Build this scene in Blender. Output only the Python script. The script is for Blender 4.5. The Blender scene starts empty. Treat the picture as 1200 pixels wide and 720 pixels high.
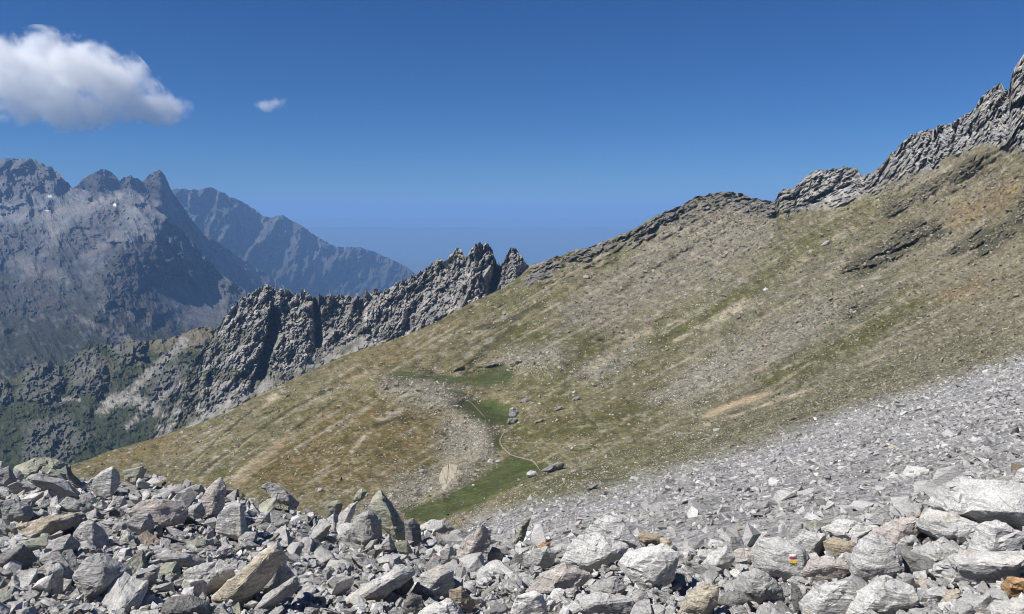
import bpy, bmesh, math, random
import numpy as np
from mathutils import Vector, Matrix
from mathutils.bvhtree import BVHTree

R = math.radians
scene = bpy.context.scene
COL = scene.collection

# ---------------------------------------------------------------- camera
F = 906.0                       # focal length in photo pixels (photo is 1200 x 720)
PITCH = math.atan((360 - 250) / F)
cam_d = bpy.data.cameras.new('camera')
cam_d.sensor_width = 36.0
cam_d.lens = 36.0 * F / 1200.0
cam_d.clip_start = 0.1
cam_d.clip_end = 300000
cam = bpy.data.objects.new('camera', cam_d)
COL.objects.link(cam)
cam.location = (0, 0, 0)
cam.rotation_euler = (math.pi / 2 - PITCH, 0, 0)
scene.camera = cam

# ---------------------------------------------------------------- light
SUN_EL, SUN_AHEAD = R(52), R(-27)
SUN_DIR = Vector((-math.cos(SUN_EL) * math.cos(SUN_AHEAD), math.cos(SUN_EL) * math.sin(SUN_AHEAD), math.sin(SUN_EL)))
sun_d = bpy.data.lights.new('sun', 'SUN')
sun_d.energy = 4.6
sun_d.angle = R(0.53)
sun_d.color = (1.0, 0.96, 0.90)
sun = bpy.data.objects.new('sun', sun_d)
COL.objects.link(sun)
sun.location = (-50, 0, 80)
sun.rotation_euler = SUN_DIR.to_track_quat('Z', 'Y').to_euler()

world = bpy.data.worlds.new('World')
scene.world = world
world.use_nodes = True
wn = world.node_tree.nodes
wn.clear()
w_out = wn.new('ShaderNodeOutputWorld')
w_bg = wn.new('ShaderNodeBackground')
w_sky = wn.new('ShaderNodeTexSky')
w_sky.sky_type = 'NISHITA'
w_sky.sun_disc = False
w_sky.sun_elevation = SUN_EL
w_sky.sun_rotation = math.atan2(SUN_DIR.x, SUN_DIR.y)
w_sky.altitude = 2500
w_sky.air_density = 1.0
w_sky.dust_density = 0.0
w_sky.ozone_density = 4.0
w_bg.inputs['Strength'].default_value = 0.055
w_sat = wn.new('ShaderNodeHueSaturation')
w_sat.inputs['Saturation'].default_value = 1.18
world.node_tree.links.new(w_sky.outputs[0], w_sat.inputs['Color'])
w_tint = wn.new('ShaderNodeVectorMath')      # thin, dry mountain air: a deeper blue than at sea level
w_tint.operation = 'MULTIPLY'
w_tint.inputs[1].default_value = (0.36, 0.60, 0.88)
world.node_tree.links.new(w_sat.outputs[0], w_tint.inputs[0])
world.node_tree.links.new(w_tint.outputs[0], w_bg.inputs['Color'])
world.node_tree.links.new(w_bg.outputs[0], w_out.inputs['Surface'])

scene.view_settings.view_transform = 'Standard'
scene.view_settings.look = 'None'
scene.view_settings.exposure = 0.6
scene.view_settings.gamma = 1.0
scene.view_settings.use_curve_mapping = False
scene.cycles.max_bounces = 16
scene.cycles.diffuse_bounces = 2
scene.cycles.glossy_bounces = 1
scene.cycles.volume_bounces = 16
scene.cycles.use_denoising = True
scene.cycles.filter_width = 1.0

HAZE_DENSITY = 6.0e-5
HAZE_COLOR = (0.275, 0.50, 0.90)

# ---------------------------------------------------------------- helpers
cP, sP = math.cos(PITCH), math.sin(PITCH)

def rays(px, py):
    """unit-horizontal rays through photo pixels (photo is 1200 x 720)."""
    a = (np.asarray(px, float) - 600.0) / F
    b = (360.0 - np.asarray(py, float)) / F
    x, y, z = a, cP + b * sP, -sP + b * cP
    h = np.hypot(x, y)
    return np.stack([x / h, y / h, z / h], -1)

def pt(px, py, d):
    return rays(px, py) * np.asarray(d, float)[..., None]

_rng = np.random.RandomState(7)
_PERM = _rng.permutation(4096).astype(np.int64)
_GR = _rng.normal(size=(4096, 3))
_GR /= np.linalg.norm(_GR, axis=1)[:, None]

def gnoise(p):
    i = np.floor(p).astype(np.int64)
    f = p - i
    u = f * f * f * (f * (f * 6 - 15) + 10)
    out = 0
    for dx in (0, 1):
        hx = _PERM[(i[:, 0] + dx) & 4095]
        wx = u[:, 0] if dx else 1 - u[:, 0]
        for dy in (0, 1):
            hy = _PERM[(hx + i[:, 1] + dy) & 4095]
            wy = u[:, 1] if dy else 1 - u[:, 1]
            for dz in (0, 1):
                h = _PERM[(hy + i[:, 2] + dz) & 4095]
                g = _GR[h]
                dot = g[:, 0] * (f[:, 0] - dx) + g[:, 1] * (f[:, 1] - dy) + g[:, 2] * (f[:, 2] - dz)
                out = out + dot * wx * wy * (u[:, 2] if dz else 1 - u[:, 2])
    return out * 1.6

def fbm(p, octs=5, gain=0.5, lac=2.03):
    a, s, t = 1.0, 0, 0
    for o in range(octs):
        s = s + a * gnoise(p * lac ** o + 17.3 * o)
        t += a
        a *= gain
    return s / t

def ridged(p, octs=5, gain=0.55, lac=2.07):
    a, s, t, w = 1.0, 0, 0, 1.0
    for o in range(octs):
        n = (1 - np.abs(gnoise(p * lac ** o + 31.7 * o))) ** 2
        s = s + a * n * w
        w = np.clip(n * 1.4, 0, 1)
        t += a
        a *= gain
    return s / t

def blocks(p, seed=0):
    """broken-rock relief: every cell of an irregular 3-D lattice gets its own offset and tilt, -1..1."""
    i = np.floor(p).astype(np.int64)
    best = np.full(len(p), 1e9)
    val = np.zeros(len(p))
    for dx in (-1, 0, 1):
        for dy in (-1, 0, 1):
            for dz in (-1, 0, 1):
                c = i + (dx, dy, dz)
                h = _PERM[(_PERM[(_PERM[(c[:, 0] + seed) & 4095] + c[:, 1]) & 4095] + c[:, 2]) & 4095]
                g = _GR[h]
                r = p - c - 0.5 - g * 0.45
                d = (r * r).sum(1)
                k = d < best
                best = np.where(k, d, best)
                g2 = _GR[(h * 7 + 13) & 4095]
                val = np.where(k, g[:, 0] * 0.6 + (r * g2).sum(1) * 1.1, val)
    return val

def sstep(a, b, x):
    t = np.clip((x - a) / (b - a), 0, 1)
    return t * t * (3 - 2 * t)

def poly_sdf(px, py, pts):
    """signed distance, negative inside."""
    d = np.full(px.shape, 1e9)
    inside = np.zeros(px.shape, bool)
    n = len(pts)
    for k in range(n):
        x0, y0 = pts[k]
        x1, y1 = pts[(k + 1) % n]
        ex, ey = x1 - x0, y1 - y0
        t = np.clip(((px - x0) * ex + (py - y0) * ey) / (ex * ex + ey * ey + 1e-9), 0, 1)
        d = np.minimum(d, np.hypot(px - x0 - t * ex, py - y0 - t * ey))
        c = (y0 > py) != (y1 > py)
        xi = x0 + (py - y0) * ex / (ey if abs(ey) > 1e-9 else 1e-9)
        inside ^= c & (px < xi)
    return np.where(inside, -d, d)

def stroke_sdf(px, py, pts):
    d = np.full(px.shape, 1e9)
    for (x0, y0), (x1, y1) in zip(pts[:-1], pts[1:]):
        ex, ey = x1 - x0, y1 - y0
        t = np.clip(((px - x0) * ex + (py - y0) * ey) / (ex * ex + ey * ey + 1e-9), 0, 1)
        d = np.minimum(d, np.hypot(px - x0 - t * ex, py - y0 - t * ey))
    return d

class TPS:
    """thin-plate surface of log distance through control points (x, y, metres)."""
    def __init__(self, ctrl, smooth=0.02):
        c = np.array(ctrl, float)
        self.p = c[:, :2] / 400.0
        n = len(c)
        K = self.k(self.p, self.p) + np.eye(n) * smooth
        P = np.hstack([np.ones((n, 1)), self.p])
        A = np.zeros((n + 3, n + 3))
        A[:n, :n] = K
        A[:n, n:] = P
        A[n:, :n] = P.T
        self.w = np.linalg.solve(A, np.concatenate([np.log(c[:, 2]), np.zeros(3)]))
    @staticmethod
    def k(a, b):
        r2 = ((a[:, None, :] - b[None]) ** 2).sum(-1)
        return 0.5 * r2 * np.log(r2 + 1e-9)
    def __call__(self, px, py):
        q = np.stack([np.ravel(px), np.ravel(py)], -1) / 400.0
        n = len(self.p)
        out = self.w[n] + q @ self.w[n + 1:]
        for s in range(0, len(q), 40000):
            out[s:s + 40000] += self.k(q[s:s + 40000], self.p) @ self.w[:n]
        return np.exp(out).reshape(np.shape(px))

def mesh_np(name, verts, faces, mat=None, smooth=False, cols=None):
    """mesh from numpy: faces (n, 3) or (n, 4)."""
    me = bpy.data.meshes.new(name)
    verts = np.asarray(verts, np.float32)
    faces = np.asarray(faces, np.int32)
    k = faces.shape[1]
    me.vertices.add(len(verts))
    me.vertices.foreach_set('co', verts.ravel())
    me.loops.add(faces.size)
    me.loops.foreach_set('vertex_index', faces.ravel())
    me.polygons.add(len(faces))
    me.polygons.foreach_set('loop_start', np.arange(0, faces.size, k, dtype=np.int32))
    me.polygons.foreach_set('use_smooth', np.full(len(faces), smooth, bool))
    me.update(calc_edges=True)
    if cols is not None:
        at = me.color_attributes.new('tint', 'FLOAT_COLOR', 'POINT')
        c4 = np.ones((len(verts), 4), np.float32)
        c4[:, :cols.shape[1]] = cols
        at.data.foreach_set('color', c4.ravel())
    if mat:
        me.materials.append(mat)
    return me

def add(name, me, kind=None, label=None, cat=None, group=None, parent=None, loc=None):
    o = bpy.data.objects.new(name, me)
    COL.objects.link(o)
    if loc is not None:
        o.location = loc
    if parent:
        o.parent = parent
    if kind: o['kind'] = kind
    if label: o['label'] = label
    if cat: o['category'] = cat
    if group: o['group'] = group
    return o

def grid_faces(nr, nc):
    i = np.arange(nr * nc).reshape(nr, nc)
    return np.stack([i[:-1, :-1], i[1:, :-1], i[1:, 1:], i[:-1, 1:]], -1).reshape(-1, 4)

# ---------------------------------------------------------------- materials
class NT:
    def __init__(self, name):
        self.m = bpy.data.materials.new(name)
        self.m.use_nodes = True
        self.t = self.m.node_tree
        self.t.nodes.clear()
        self.out = self.t.nodes.new('ShaderNodeOutputMaterial')
    def n(self, typ, **kw):
        nd = self.t.nodes.new(typ)
        ins = kw.pop('ins', {})
        for k, v in kw.items():
            setattr(nd, k, v)
        for k, v in ins.items():
            if isinstance(v, bpy.types.NodeSocket):
                self.t.links.new(v, nd.inputs[k])
            else:
                nd.inputs[k].default_value = v
        return nd
    def link(self, a, b):
        self.t.links.new(a, b)
    def noise(self, vec, scale, detail=4, rough=0.6, dist=0.0):
        return self.n('ShaderNodeTexNoise', ins={'Vector': vec, 'Scale': scale, 'Detail': detail, 'Roughness': rough, 'Distortion': dist}).outputs['Fac']
    def ramp(self, fac, a, b, lo=0.0, hi=1.0):
        return self.n('ShaderNodeMapRange', ins={'Value': fac, 'From Min': a, 'From Max': b, 'To Min': lo, 'To Max': hi}).outputs['Result']
    def mul(self, col, fac):
        v = self.n('ShaderNodeVectorMath', operation='SCALE', ins={0: col})
        if isinstance(fac, bpy.types.NodeSocket):
            self.link(fac, v.inputs['Scale'])
        else:
            v.inputs['Scale'].default_value = fac
        return v.outputs[0]
    def mix(self, fac, a, b):
        nd = self.n('ShaderNodeMix', data_type='RGBA')
        for k, v in ((0, fac), (6, a), (7, b)):
            if isinstance(v, bpy.types.NodeSocket):
                self.link(v, nd.inputs[k])
            else:
                nd.inputs[k].default_value = v if k == 0 else (*v, 1)
        return nd.outputs[2]
    def math(self, op, a, b):
        nd = self.n('ShaderNodeMath', operation=op)
        for k, v in ((0, a), (1, b)):
            if isinstance(v, bpy.types.NodeSocket):
                self.link(v, nd.inputs[k])
            else:
                nd.inputs[k].default_value = v
        return nd.outputs[0]
    def finish(self, col, height=None, strength=0.5, dist=0.1, rough=0.9):
        b = self.n('ShaderNodeBsdfPrincipled', ins={'Roughness': rough, 'Specular IOR Level': 0.15})
        self.link(col, b.inputs['Base Color'])
        if height is not None:
            bp = self.n('ShaderNodeBump', ins={'Strength': strength, 'Distance': dist, 'Height': height})
            self.link(bp.outputs[0], b.inputs['Normal'])
        self.link(b.outputs[0], self.out.inputs['Surface'])
        return self.m

def terrain_mat(name, s1, s2, contrast, bumpd, strength=0.6, specks=0, grain=1.0):
    """land: per-vertex ground cover colour, broken up by noise in metres."""
    t = NT(name)
    pos = t.n('ShaderNodeNewGeometry').outputs['Position']
    tint = t.n('ShaderNodeVertexColor', layer_name='tint').outputs['Color']
    n1 = t.noise(pos, s1, 5, 0.65)
    n2 = t.noise(pos, s2, 3, 0.7)
    k = t.math('MULTIPLY', t.ramp(n1, 0.3, 0.7, 1 - contrast, 1 + contrast), t.ramp(n2, 0.3, 0.7, 1 - contrast * grain, 1 + contrast * grain))
    col = t.mul(tint, k)
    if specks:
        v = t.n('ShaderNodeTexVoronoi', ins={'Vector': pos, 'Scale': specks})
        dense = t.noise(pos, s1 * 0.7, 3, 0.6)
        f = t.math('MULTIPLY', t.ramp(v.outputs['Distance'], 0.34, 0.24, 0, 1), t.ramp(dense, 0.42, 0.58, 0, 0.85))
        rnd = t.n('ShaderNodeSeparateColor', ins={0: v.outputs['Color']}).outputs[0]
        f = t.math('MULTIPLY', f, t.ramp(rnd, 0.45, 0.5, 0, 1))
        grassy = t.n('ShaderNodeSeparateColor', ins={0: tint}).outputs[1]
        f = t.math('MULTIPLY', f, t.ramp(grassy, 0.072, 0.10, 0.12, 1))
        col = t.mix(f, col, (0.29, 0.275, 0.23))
    h = t.math('ADD', n1, t.math('MULTIPLY', n2, 0.4))
    return t.finish(col, h, strength, bumpd)

def rock_mat(name, per_island=False, base=(0.40, 0.395, 0.385)):
    t = NT(name)
    geo = t.n('ShaderNodeNewGeometry')
    if per_island:
        vec = geo.outputs['Position']
        rnd = geo.outputs['Random Per Island']
        tintc = t.n('ShaderNodeVertexColor', layer_name='tint').outputs['Color']
        col = t.mul(tintc, t.ramp(rnd, 0, 1, 0.72, 1.18))
    else:
        tc = t.n('ShaderNodeTexCoord')
        oi = t.n('ShaderNodeObjectInfo')
        off = t.n('ShaderNodeVectorMath', operation='SCALE', ins={0: (37.0, 11.0, 23.0)})
        t.link(oi.outputs['Random'], off.inputs['Scale'])
        vec = t.n('ShaderNodeVectorMath', operation='ADD', ins={0: tc.outputs['Object'], 1: off.outputs[0]}).outputs[0]
        col = oi.outputs['Color']
    mp = t.n('ShaderNodeMapping', ins={'Vector': vec, 'Rotation': (0.5, 0.35, 0.2), 'Scale': (1.0, 1.0, 5.5)}).outputs[0]
    fol = t.noise(mp, 2.2, 6, 0.68, 0.5)
    patch = t.noise(vec, 1.3, 4, 0.6, 0.3)
    speck = t.noise(vec, 28, 3, 0.75)
    k = t.math('MULTIPLY', t.ramp(fol, 0.3, 0.7, 0.74, 1.2), t.ramp(speck, 0.3, 0.7, 0.66, 1.32))
    col = t.mul(col, k)
    col = t.mix(t.ramp(patch, 0.52, 0.68, 0, 0.5), col, t.mul(col, 0.66) )
    # pale weathered patches, dark lichen flecks, a little rust
    lich = t.noise(vec, 7.0, 4, 0.7)
    col = t.mix(t.ramp(lich, 0.64, 0.70, 0, 0.55), col, (0.10, 0.10, 0.092))
    # hairline joints and blotches of crustose lichen
    jt = t.n('ShaderNodeTexVoronoi', feature='DISTANCE_TO_EDGE', ins={'Vector': t.n('ShaderNodeMapping', ins={'Vector': vec, 'Rotation': (0.4, 0.3, 0.1), 'Scale': (1.1, 1.1, 2.6)}).outputs[0], 'Scale': 1.5}).outputs['Distance']
    col = t.mix(t.math('MULTIPLY', t.ramp(jt, 0.0, 0.022, 0.5, 0), t.ramp(patch, 0.42, 0.55, 0, 1)), col, (0.07, 0.068, 0.062))
    yl = t.noise(vec, 3.1, 5, 0.72)
    col = t.mix(t.ramp(yl, 0.62, 0.70, 0, 0.38), col, (0.30, 0.30, 0.19))
    warm = t.noise(vec, 0.9, 3, 0.6)
    col = t.mix(t.ramp(warm, 0.60, 0.76, 0, 0.5), col, t.n('ShaderNodeVectorMath', operation='MULTIPLY', ins={0: col, 1: (1.06, 0.92, 0.72)}).outputs[0])
    h = t.math('ADD', t.math('MULTIPLY', fol, 1.0), t.math('MULTIPLY', speck, 0.25))
    h = t.math('ADD', h, t.math('MULTIPLY', t.noise(vec, 6.5, 5, 0.7), 0.6))
    return t.finish(col, h, 0.7, 0.10, 0.88)

def flat_mat(name, col, rough=0.9):
    t = NT(name)
    pos = t.n('ShaderNodeNewGeometry').outputs['Position']
    n = t.noise(pos, 60, 3, 0.7)
    rgb = t.n('ShaderNodeRGB')
    rgb.outputs[0].default_value = (*col, 1)
    return t.finish(t.mul(rgb.outputs[0], t.ramp(n, 0.3, 0.7, 0.7, 1.15)), n, 0.2, 0.01, rough)

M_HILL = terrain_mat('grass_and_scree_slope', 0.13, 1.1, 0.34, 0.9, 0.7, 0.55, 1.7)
M_CRAG = terrain_mat('crag_rock', 0.05, 0.35, 0.30, 6.0, 0.8)
M_MASS = terrain_mat('mountain_rock', 0.010, 0.06, 0.30, 30.0, 0.8)
M_FAR = terrain_mat('far_mountain_rock', 0.006, 0.03, 0.25, 40.0, 0.6)
M_LOW = terrain_mat('lowland_cover', 0.0008, 0.006, 0.25, 5.0, 0.1)
M_ROCK = rock_mat('gneiss')
M_STONES = rock_mat('gneiss_stones', True)

# ---------------------------------------------------------------- hillside: depth of every visible point, metres
HILL_SKY = [(-260, 690), (-100, 620), (20, 566), (60, 553), (85, 545), (100, 540), (130, 528), (160, 520), (200, 508), (240, 494), (270, 481), (300, 465), (350, 441),
            (400, 418), (450, 402), (480, 392), (510, 378), (550, 356), (590, 338), (612, 322), (622, 311), (660, 298), (700, 287), (740, 270), (770, 252), (800, 240),
            (815, 230), (835, 227), (850, 225), (868, 226), (880, 232), (908, 237), (913, 226), (930, 220), (945, 207), (960, 201), (975, 198), (1000, 195), (1006, 199), (1012, 206),
            (1022, 204), (1030, 197), (1045, 180), (1060, 165), (1080, 154), (1105, 147), (1120, 143), (1143, 128), (1150, 112), (1158, 107), (1165, 103), (1174, 98), (1177, 107), (1183, 106),
            (1186, 88), (1190, 76), (1200, 64), (1240, 30), (1300, 10), (1420, -40)]
HILL_CTRL = [
    (-200, 700, 220), (60, 560, 330), (90, 545, 360), (200, 508, 430), (300, 465, 500), (400, 418, 580), (450, 402, 620), (540, 362, 700), (640, 305, 760), (760, 258, 790), (850, 226, 810),
    (910, 234, 800), (960, 203, 790), (1020, 203, 750), (1100, 150, 640), (1190, 76, 530), (1400, -40, 430),
    (600, 500, 300), (565, 480, 345), (520, 560, 205), (490, 600, 150), (350, 560, 215), (200, 540, 300), (400, 500, 290), (300, 520, 290), (480, 468, 350), (590, 440, 430), (500, 442, 430), (650, 420, 455),
    (700, 380, 560), (800, 300, 740), (700, 320, 760), (600, 380, 620), (760, 480, 280), (880, 468, 225), (900, 380, 400), (1000, 330, 450), (950, 270, 640), (1100, 280, 470), (1190, 240, 430), (1190, 330, 290), (1100, 380, 290),
    (1200, 400, 175), (1000, 470, 150), (900, 510, 125), (800, 540, 110), (650, 590, 88), (1200, 430, 120), (1200, 560, 38), (1000, 580, 42), (800, 600, 52), (650, 640, 58), (500, 640, 75), (300, 640, 110), (0, 640, 170),
    (1200, 740, 22), (600, 740, 36), (0, 740, 90), (1400, 200, 380), (1400, 350, 190), (1400, 450, 80), (1400, 600, 30), (1100, 200, 590), (1190, 150, 490), (960, 240, 760), (1020, 225, 710), (850, 250, 790), (760, 275, 770)]
hill_tps = TPS(HILL_CTRL)

ZONES = {
    'scree': [[(1420, 330), (1200, 415), (1100, 447), (1000, 478), (900, 515), (800, 548), (700, 575), (620, 592), (560, 606), (500, 640), (300, 780), (1420, 780)]],
    'meadow': [[(540, 470), (552, 466), (575, 467), (598, 474), (604, 490), (592, 497), (570, 494), (540, 480), (534, 473)],
               [(574, 510), (586, 506), (593, 508), (588, 516), (592, 528), (580, 527)],
               [(600, 530), (640, 546), (622, 558), (590, 578), (545, 600), (500, 612), (478, 606), (470, 598), (520, 582), (556, 562), (575, 552), (592, 538)],
               [(458, 436), (490, 438), (530, 441), (545, 446), (536, 451), (500, 445), (462, 441)],
               [(536, 446), (560, 436), (590, 424), (606, 440), (596, 450), (560, 452)], [(528, 456), (552, 462), (548, 466), (528, 460)]],
    'olive': [[(600, 500), (640, 494), (690, 488), (760, 470), (800, 455), (760, 488), (700, 508), (650, 512), (604, 514)],
              [(690, 430), (730, 412), (800, 378), (860, 340), (940, 290), (962, 285), (900, 338), (830, 380), (740, 425), (700, 438)],
              [(600, 392), (660, 378), (720, 398), (690, 420), (640, 405)], [(905, 300), (960, 262), (1010, 240), (1000, 250), (950, 290)], [(560, 410), (590, 380), (640, 372), (600, 400)],
              [(880, 440), (960, 410), (1060, 350), (1100, 350), (1010, 410), (900, 462)]],
    'gold': [[(330, 520), (400, 470), (480, 470), (530, 500), (500, 540), (430, 580), (340, 580), (280, 560)], [(420, 420), (520, 375), (560, 370), (480, 420), (400, 450)], [(110, 540), (200, 512), (240, 510), (150, 545)]],
    'dirt': [[(822, 489), (840, 478), (866, 468), (890, 461), (906, 457), (892, 467), (862, 478), (836, 488)],
             [(262, 572), (300, 535), (335, 510), (330, 525), (296, 555), (276, 578)]],
    'pink': [[(740, 300), (775, 262), (830, 235), (900, 245), (905, 280), (830, 325), (740, 375), (660, 420), (640, 380), (690, 330)]],
    'rubble': [[(450, 450), (500, 445), (560, 470), (520, 480), (470, 470)], [(520, 490), (560, 495), (580, 510), (575, 540), (540, 550), (515, 530)], [(420, 600), (470, 565), (520, 555), (560, 560), (520, 580), (480, 597), (450, 612)],
               [(760, 470), (860, 405), (960, 350), (1010, 355), (900, 425), (800, 472)], [(680, 440), (740, 400), (760, 408), (700, 445)], [(575, 425), (610, 412), (650, 408), (655, 415), (625, 430), (595, 438)]],
    'cliff': [[(903, 246), (915, 222), (975, 190), (1030, 195), (1060, 150), (1200, 40), (1420, -70), (1420, 110), (1200, 176), (1150, 168), (1090, 196), (1040, 214), (1000, 232), (950, 246)]],
    'skyrock': [[(615, 330), (640, 305), (700, 283), (745, 268), (770, 248), (810, 226), (860, 218), (910, 230), (905, 252), (870, 246), (842, 241), (805, 255), (770, 276), (700, 300), (640, 326)]],
    'outcrop': [[(985, 318), (1010, 296), (1060, 265), (1100, 257), (1112, 272), (1060, 300), (1010, 326)], [(1010, 268), (1050, 236), (1100, 205), (1160, 176), (1170, 186), (1110, 220), (1060, 250)],
                [(1176, 262), (1196, 226), (1250, 200), (1420, 150), (1420, 320), (1230, 290)], [(1100, 300), (1140, 270), (1190, 255), (1200, 270), (1150, 300)], [(960, 380), (1000, 350), (1040, 340), (1010, 368)]],
    'rust': [[(1110, 258), (1150, 236), (1190, 212), (1200, 224), (1150, 250), (1120, 266)], [(1110, 345), (1150, 330), (1160, 338), (1120, 352)]],
}
HILL_STROKES = [([(828, 384), (860, 362), (900, 335), (930, 312), (965, 286), (1010, 262)], 4.0), ([(384, 460), (345, 480), (300, 510), (258, 540), (236, 560)], 1.3), ([(332, 458), (318, 468), (298, 480)], 4), ([(440, 432), (410, 446), (380, 468)], 5), ([(345, 505), (318, 522), (290, 545), (272, 562)], 2.2), ([(270, 510), (240, 530), (212, 556)], 1.2), ([(470, 480), (440, 495), (412, 530)], 3),
                ([(690, 437), (725, 405), (760, 388)], 5.0), ([(700, 522), (780, 512), (860, 488), (960, 452), (1060, 405)], 1.6), ([(620, 507), (720, 495), (800, 470), (900, 430)], 1.4),
                ([(790, 400), (850, 372), (900, 340)], 2.0), ([(1000, 300), (930, 350), (880, 385)], 2.2), ([(440, 470), (380, 520), (330, 570)], 1.5)]

HILL_RELIEF = [([(440, 452), (490, 456), (535, 474), (562, 496), (572, 515), (552, 545), (515, 575)], 13, 0.070), ([(545, 474), (575, 480), (596, 490)], 11, -0.050), ([(510, 440), (560, 446), (600, 438)], 11, -0.024),
               ([(540, 420), (590, 410), (650, 420)], 14, 0.036), ([(480, 606), (540, 588), (590, 565), (630, 545)], 12, -0.03), ([(1160, 180), (1090, 215), (1020, 262), (960, 300)], 12, 0.012), ([(1115, 252), (1050, 285), (990, 318), (940, 345)], 12, 0.015), ([(1080, 240), (1000, 290), (900, 345), (820, 395)], 8, -0.014),
               ([(1200, 235), (1130, 290), (1040, 345)], 15, 0.014), ([(1120, 300), (1020, 345), (900, 410)], 10, -0.014), ([(700, 438), (740, 402), (800, 372)], 9, -0.012), ([(760, 345), (700, 385), (660, 420)], 12, 0.018), ([(390, 440), (330, 480), (250, 535)], 8, -0.012), ([(430, 450), (370, 500), (310, 550)], 10, 0.012)]

def hill_masks(px, py):
    w = np.stack([px / 42, py / 30, np.zeros_like(px)], -1)
    wob = fbm(w, 4, 0.6) * 12
    # streaks that follow the fall line of the slope
    a = R(30)
    u = (px * math.cos(a) - py * math.sin(a)) / 90.0
    v = (px * math.sin(a) + py * math.cos(a)) / 7.0
    streak = 0.7 * fbm(np.stack([u * 0.7, v, np.zeros_like(u)], -1), 5, 0.6) + 0.55 * fbm(np.stack([u * 0.8, v * 2.4, np.full_like(u, 3.7)], -1), 3, 0.6)
    m = {}
    for k, ps in ZONES.items():
        s = np.full(px.shape, 1e9)
        for p in ps:
            s = np.minimum(s, poly_sdf(px, py, p))
        amt = {'meadow': 0.4, 'dirt': 0.25, 'scree': 0.7}.get(k, 1.0)
        soft = {'meadow': 4, 'dirt': 3, 'scree': 14, 'cliff': 8, 'skyrock': 7, 'outcrop': 9}.get(k, 16)
        m[k] = sstep(soft, -soft, s + (wob + streak * 14) * amt)
    m['streak'] = streak
    m['wob'] = wob / 12
    return m

def hill_depth(px, py, m=None):
    """distance of the surface along the ray through (px, py)."""
    shp = np.shape(px)
    px, py = np.ravel(np.asarray(px, float)), np.ravel(np.asarray(py, float))
    if m is None:
        m = hill_masks(px, py)
    d = hill_tps(px, py)
    P = pt(px, py, d)
    rocky = np.clip(m['cliff'] + m['skyrock'] * 0.6 + m['outcrop'] * 0.6, 0, 1)
    big = fbm(P / 60.0, 4, 0.5)
    small = fbm(P / 9.0, 4, 0.6)
    rdg = ridged(P * np.array([1 / 42, 1 / 42, 1 / 36.]), 6, 0.66)
    mid = fbm(P / 22.0 + 3.3, 4, 0.6)
    amp = np.clip(d, 0, 400) / 400
    calm = 1 - 0.8 * m['meadow']
    d = d * (1 + 0.032 * big * amp * calm + 0.006 * mid * amp * calm + 0.003 * small * calm + 0.010 * m['streak'] * amp * calm) 
    bl = blocks(P / np.array([16., 16., 13.])) + 0.6 * blocks(P / 6.5, 9) + 0.45 * blocks(P / 3.2, 4)
    d = d * (1 - rocky * (0.018 * (rdg - 0.45) + 0.013 * bl))
    # the old moraine round the meadow, the hollow behind it, ribs and gullies on the right-hand slope
    for pts, w, a_ in HILL_RELIEF:
        d = d * (1 - a_ * np.exp(-(stroke_sdf(px, py, pts) / w) ** 2))
    return d.reshape(shp)

def skyline(pts, x):
    p = np.array(pts, float)
    return np.interp(x, p[:, 0], p[:, 1])

def hill_sky(x):
    y = skyline(HILL_SKY, x)
    r = fbm(np.stack([x / 9.0, np.zeros_like(x), np.full_like(x, 3.3)], -1), 4, 0.65)
    r2 = ridged(np.stack([x / 13.0, np.zeros_like(x), np.full_like(x, 8.1)], -1), 4, 0.6) - 0.5
    a = np.interp(x, [0, 560, 620, 740, 800, 905, 915, 1010, 1060, 1200], [1.2, 1.5, 3.0, 3.0, 3.5, 3.5, 5, 5, 6, 7])
    return y + r * a - r2 * a * 0.8

def with_back(P, sky_row_dir, n=5, step=0.06, drop=0.8):
    """rows behind the skyline, falling away, so that a ridge is solid."""
    top = P[0]
    h = np.hypot(top[:, 0], top[:, 1])
    rows = []
    for k in range(n, 0, -1):
        q = top.copy()
        ex = step * k
        q[:, :2] *= (1 + ex)
        q[:, 2] -= h * ex * drop * (0.5 + 0.1 * k)
        rows.append(q)
    return np.concatenate([np.stack(rows), P])

def lerp(a, b, t):
    return a + (np.asarray(b) - a) * t[..., None]

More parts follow.
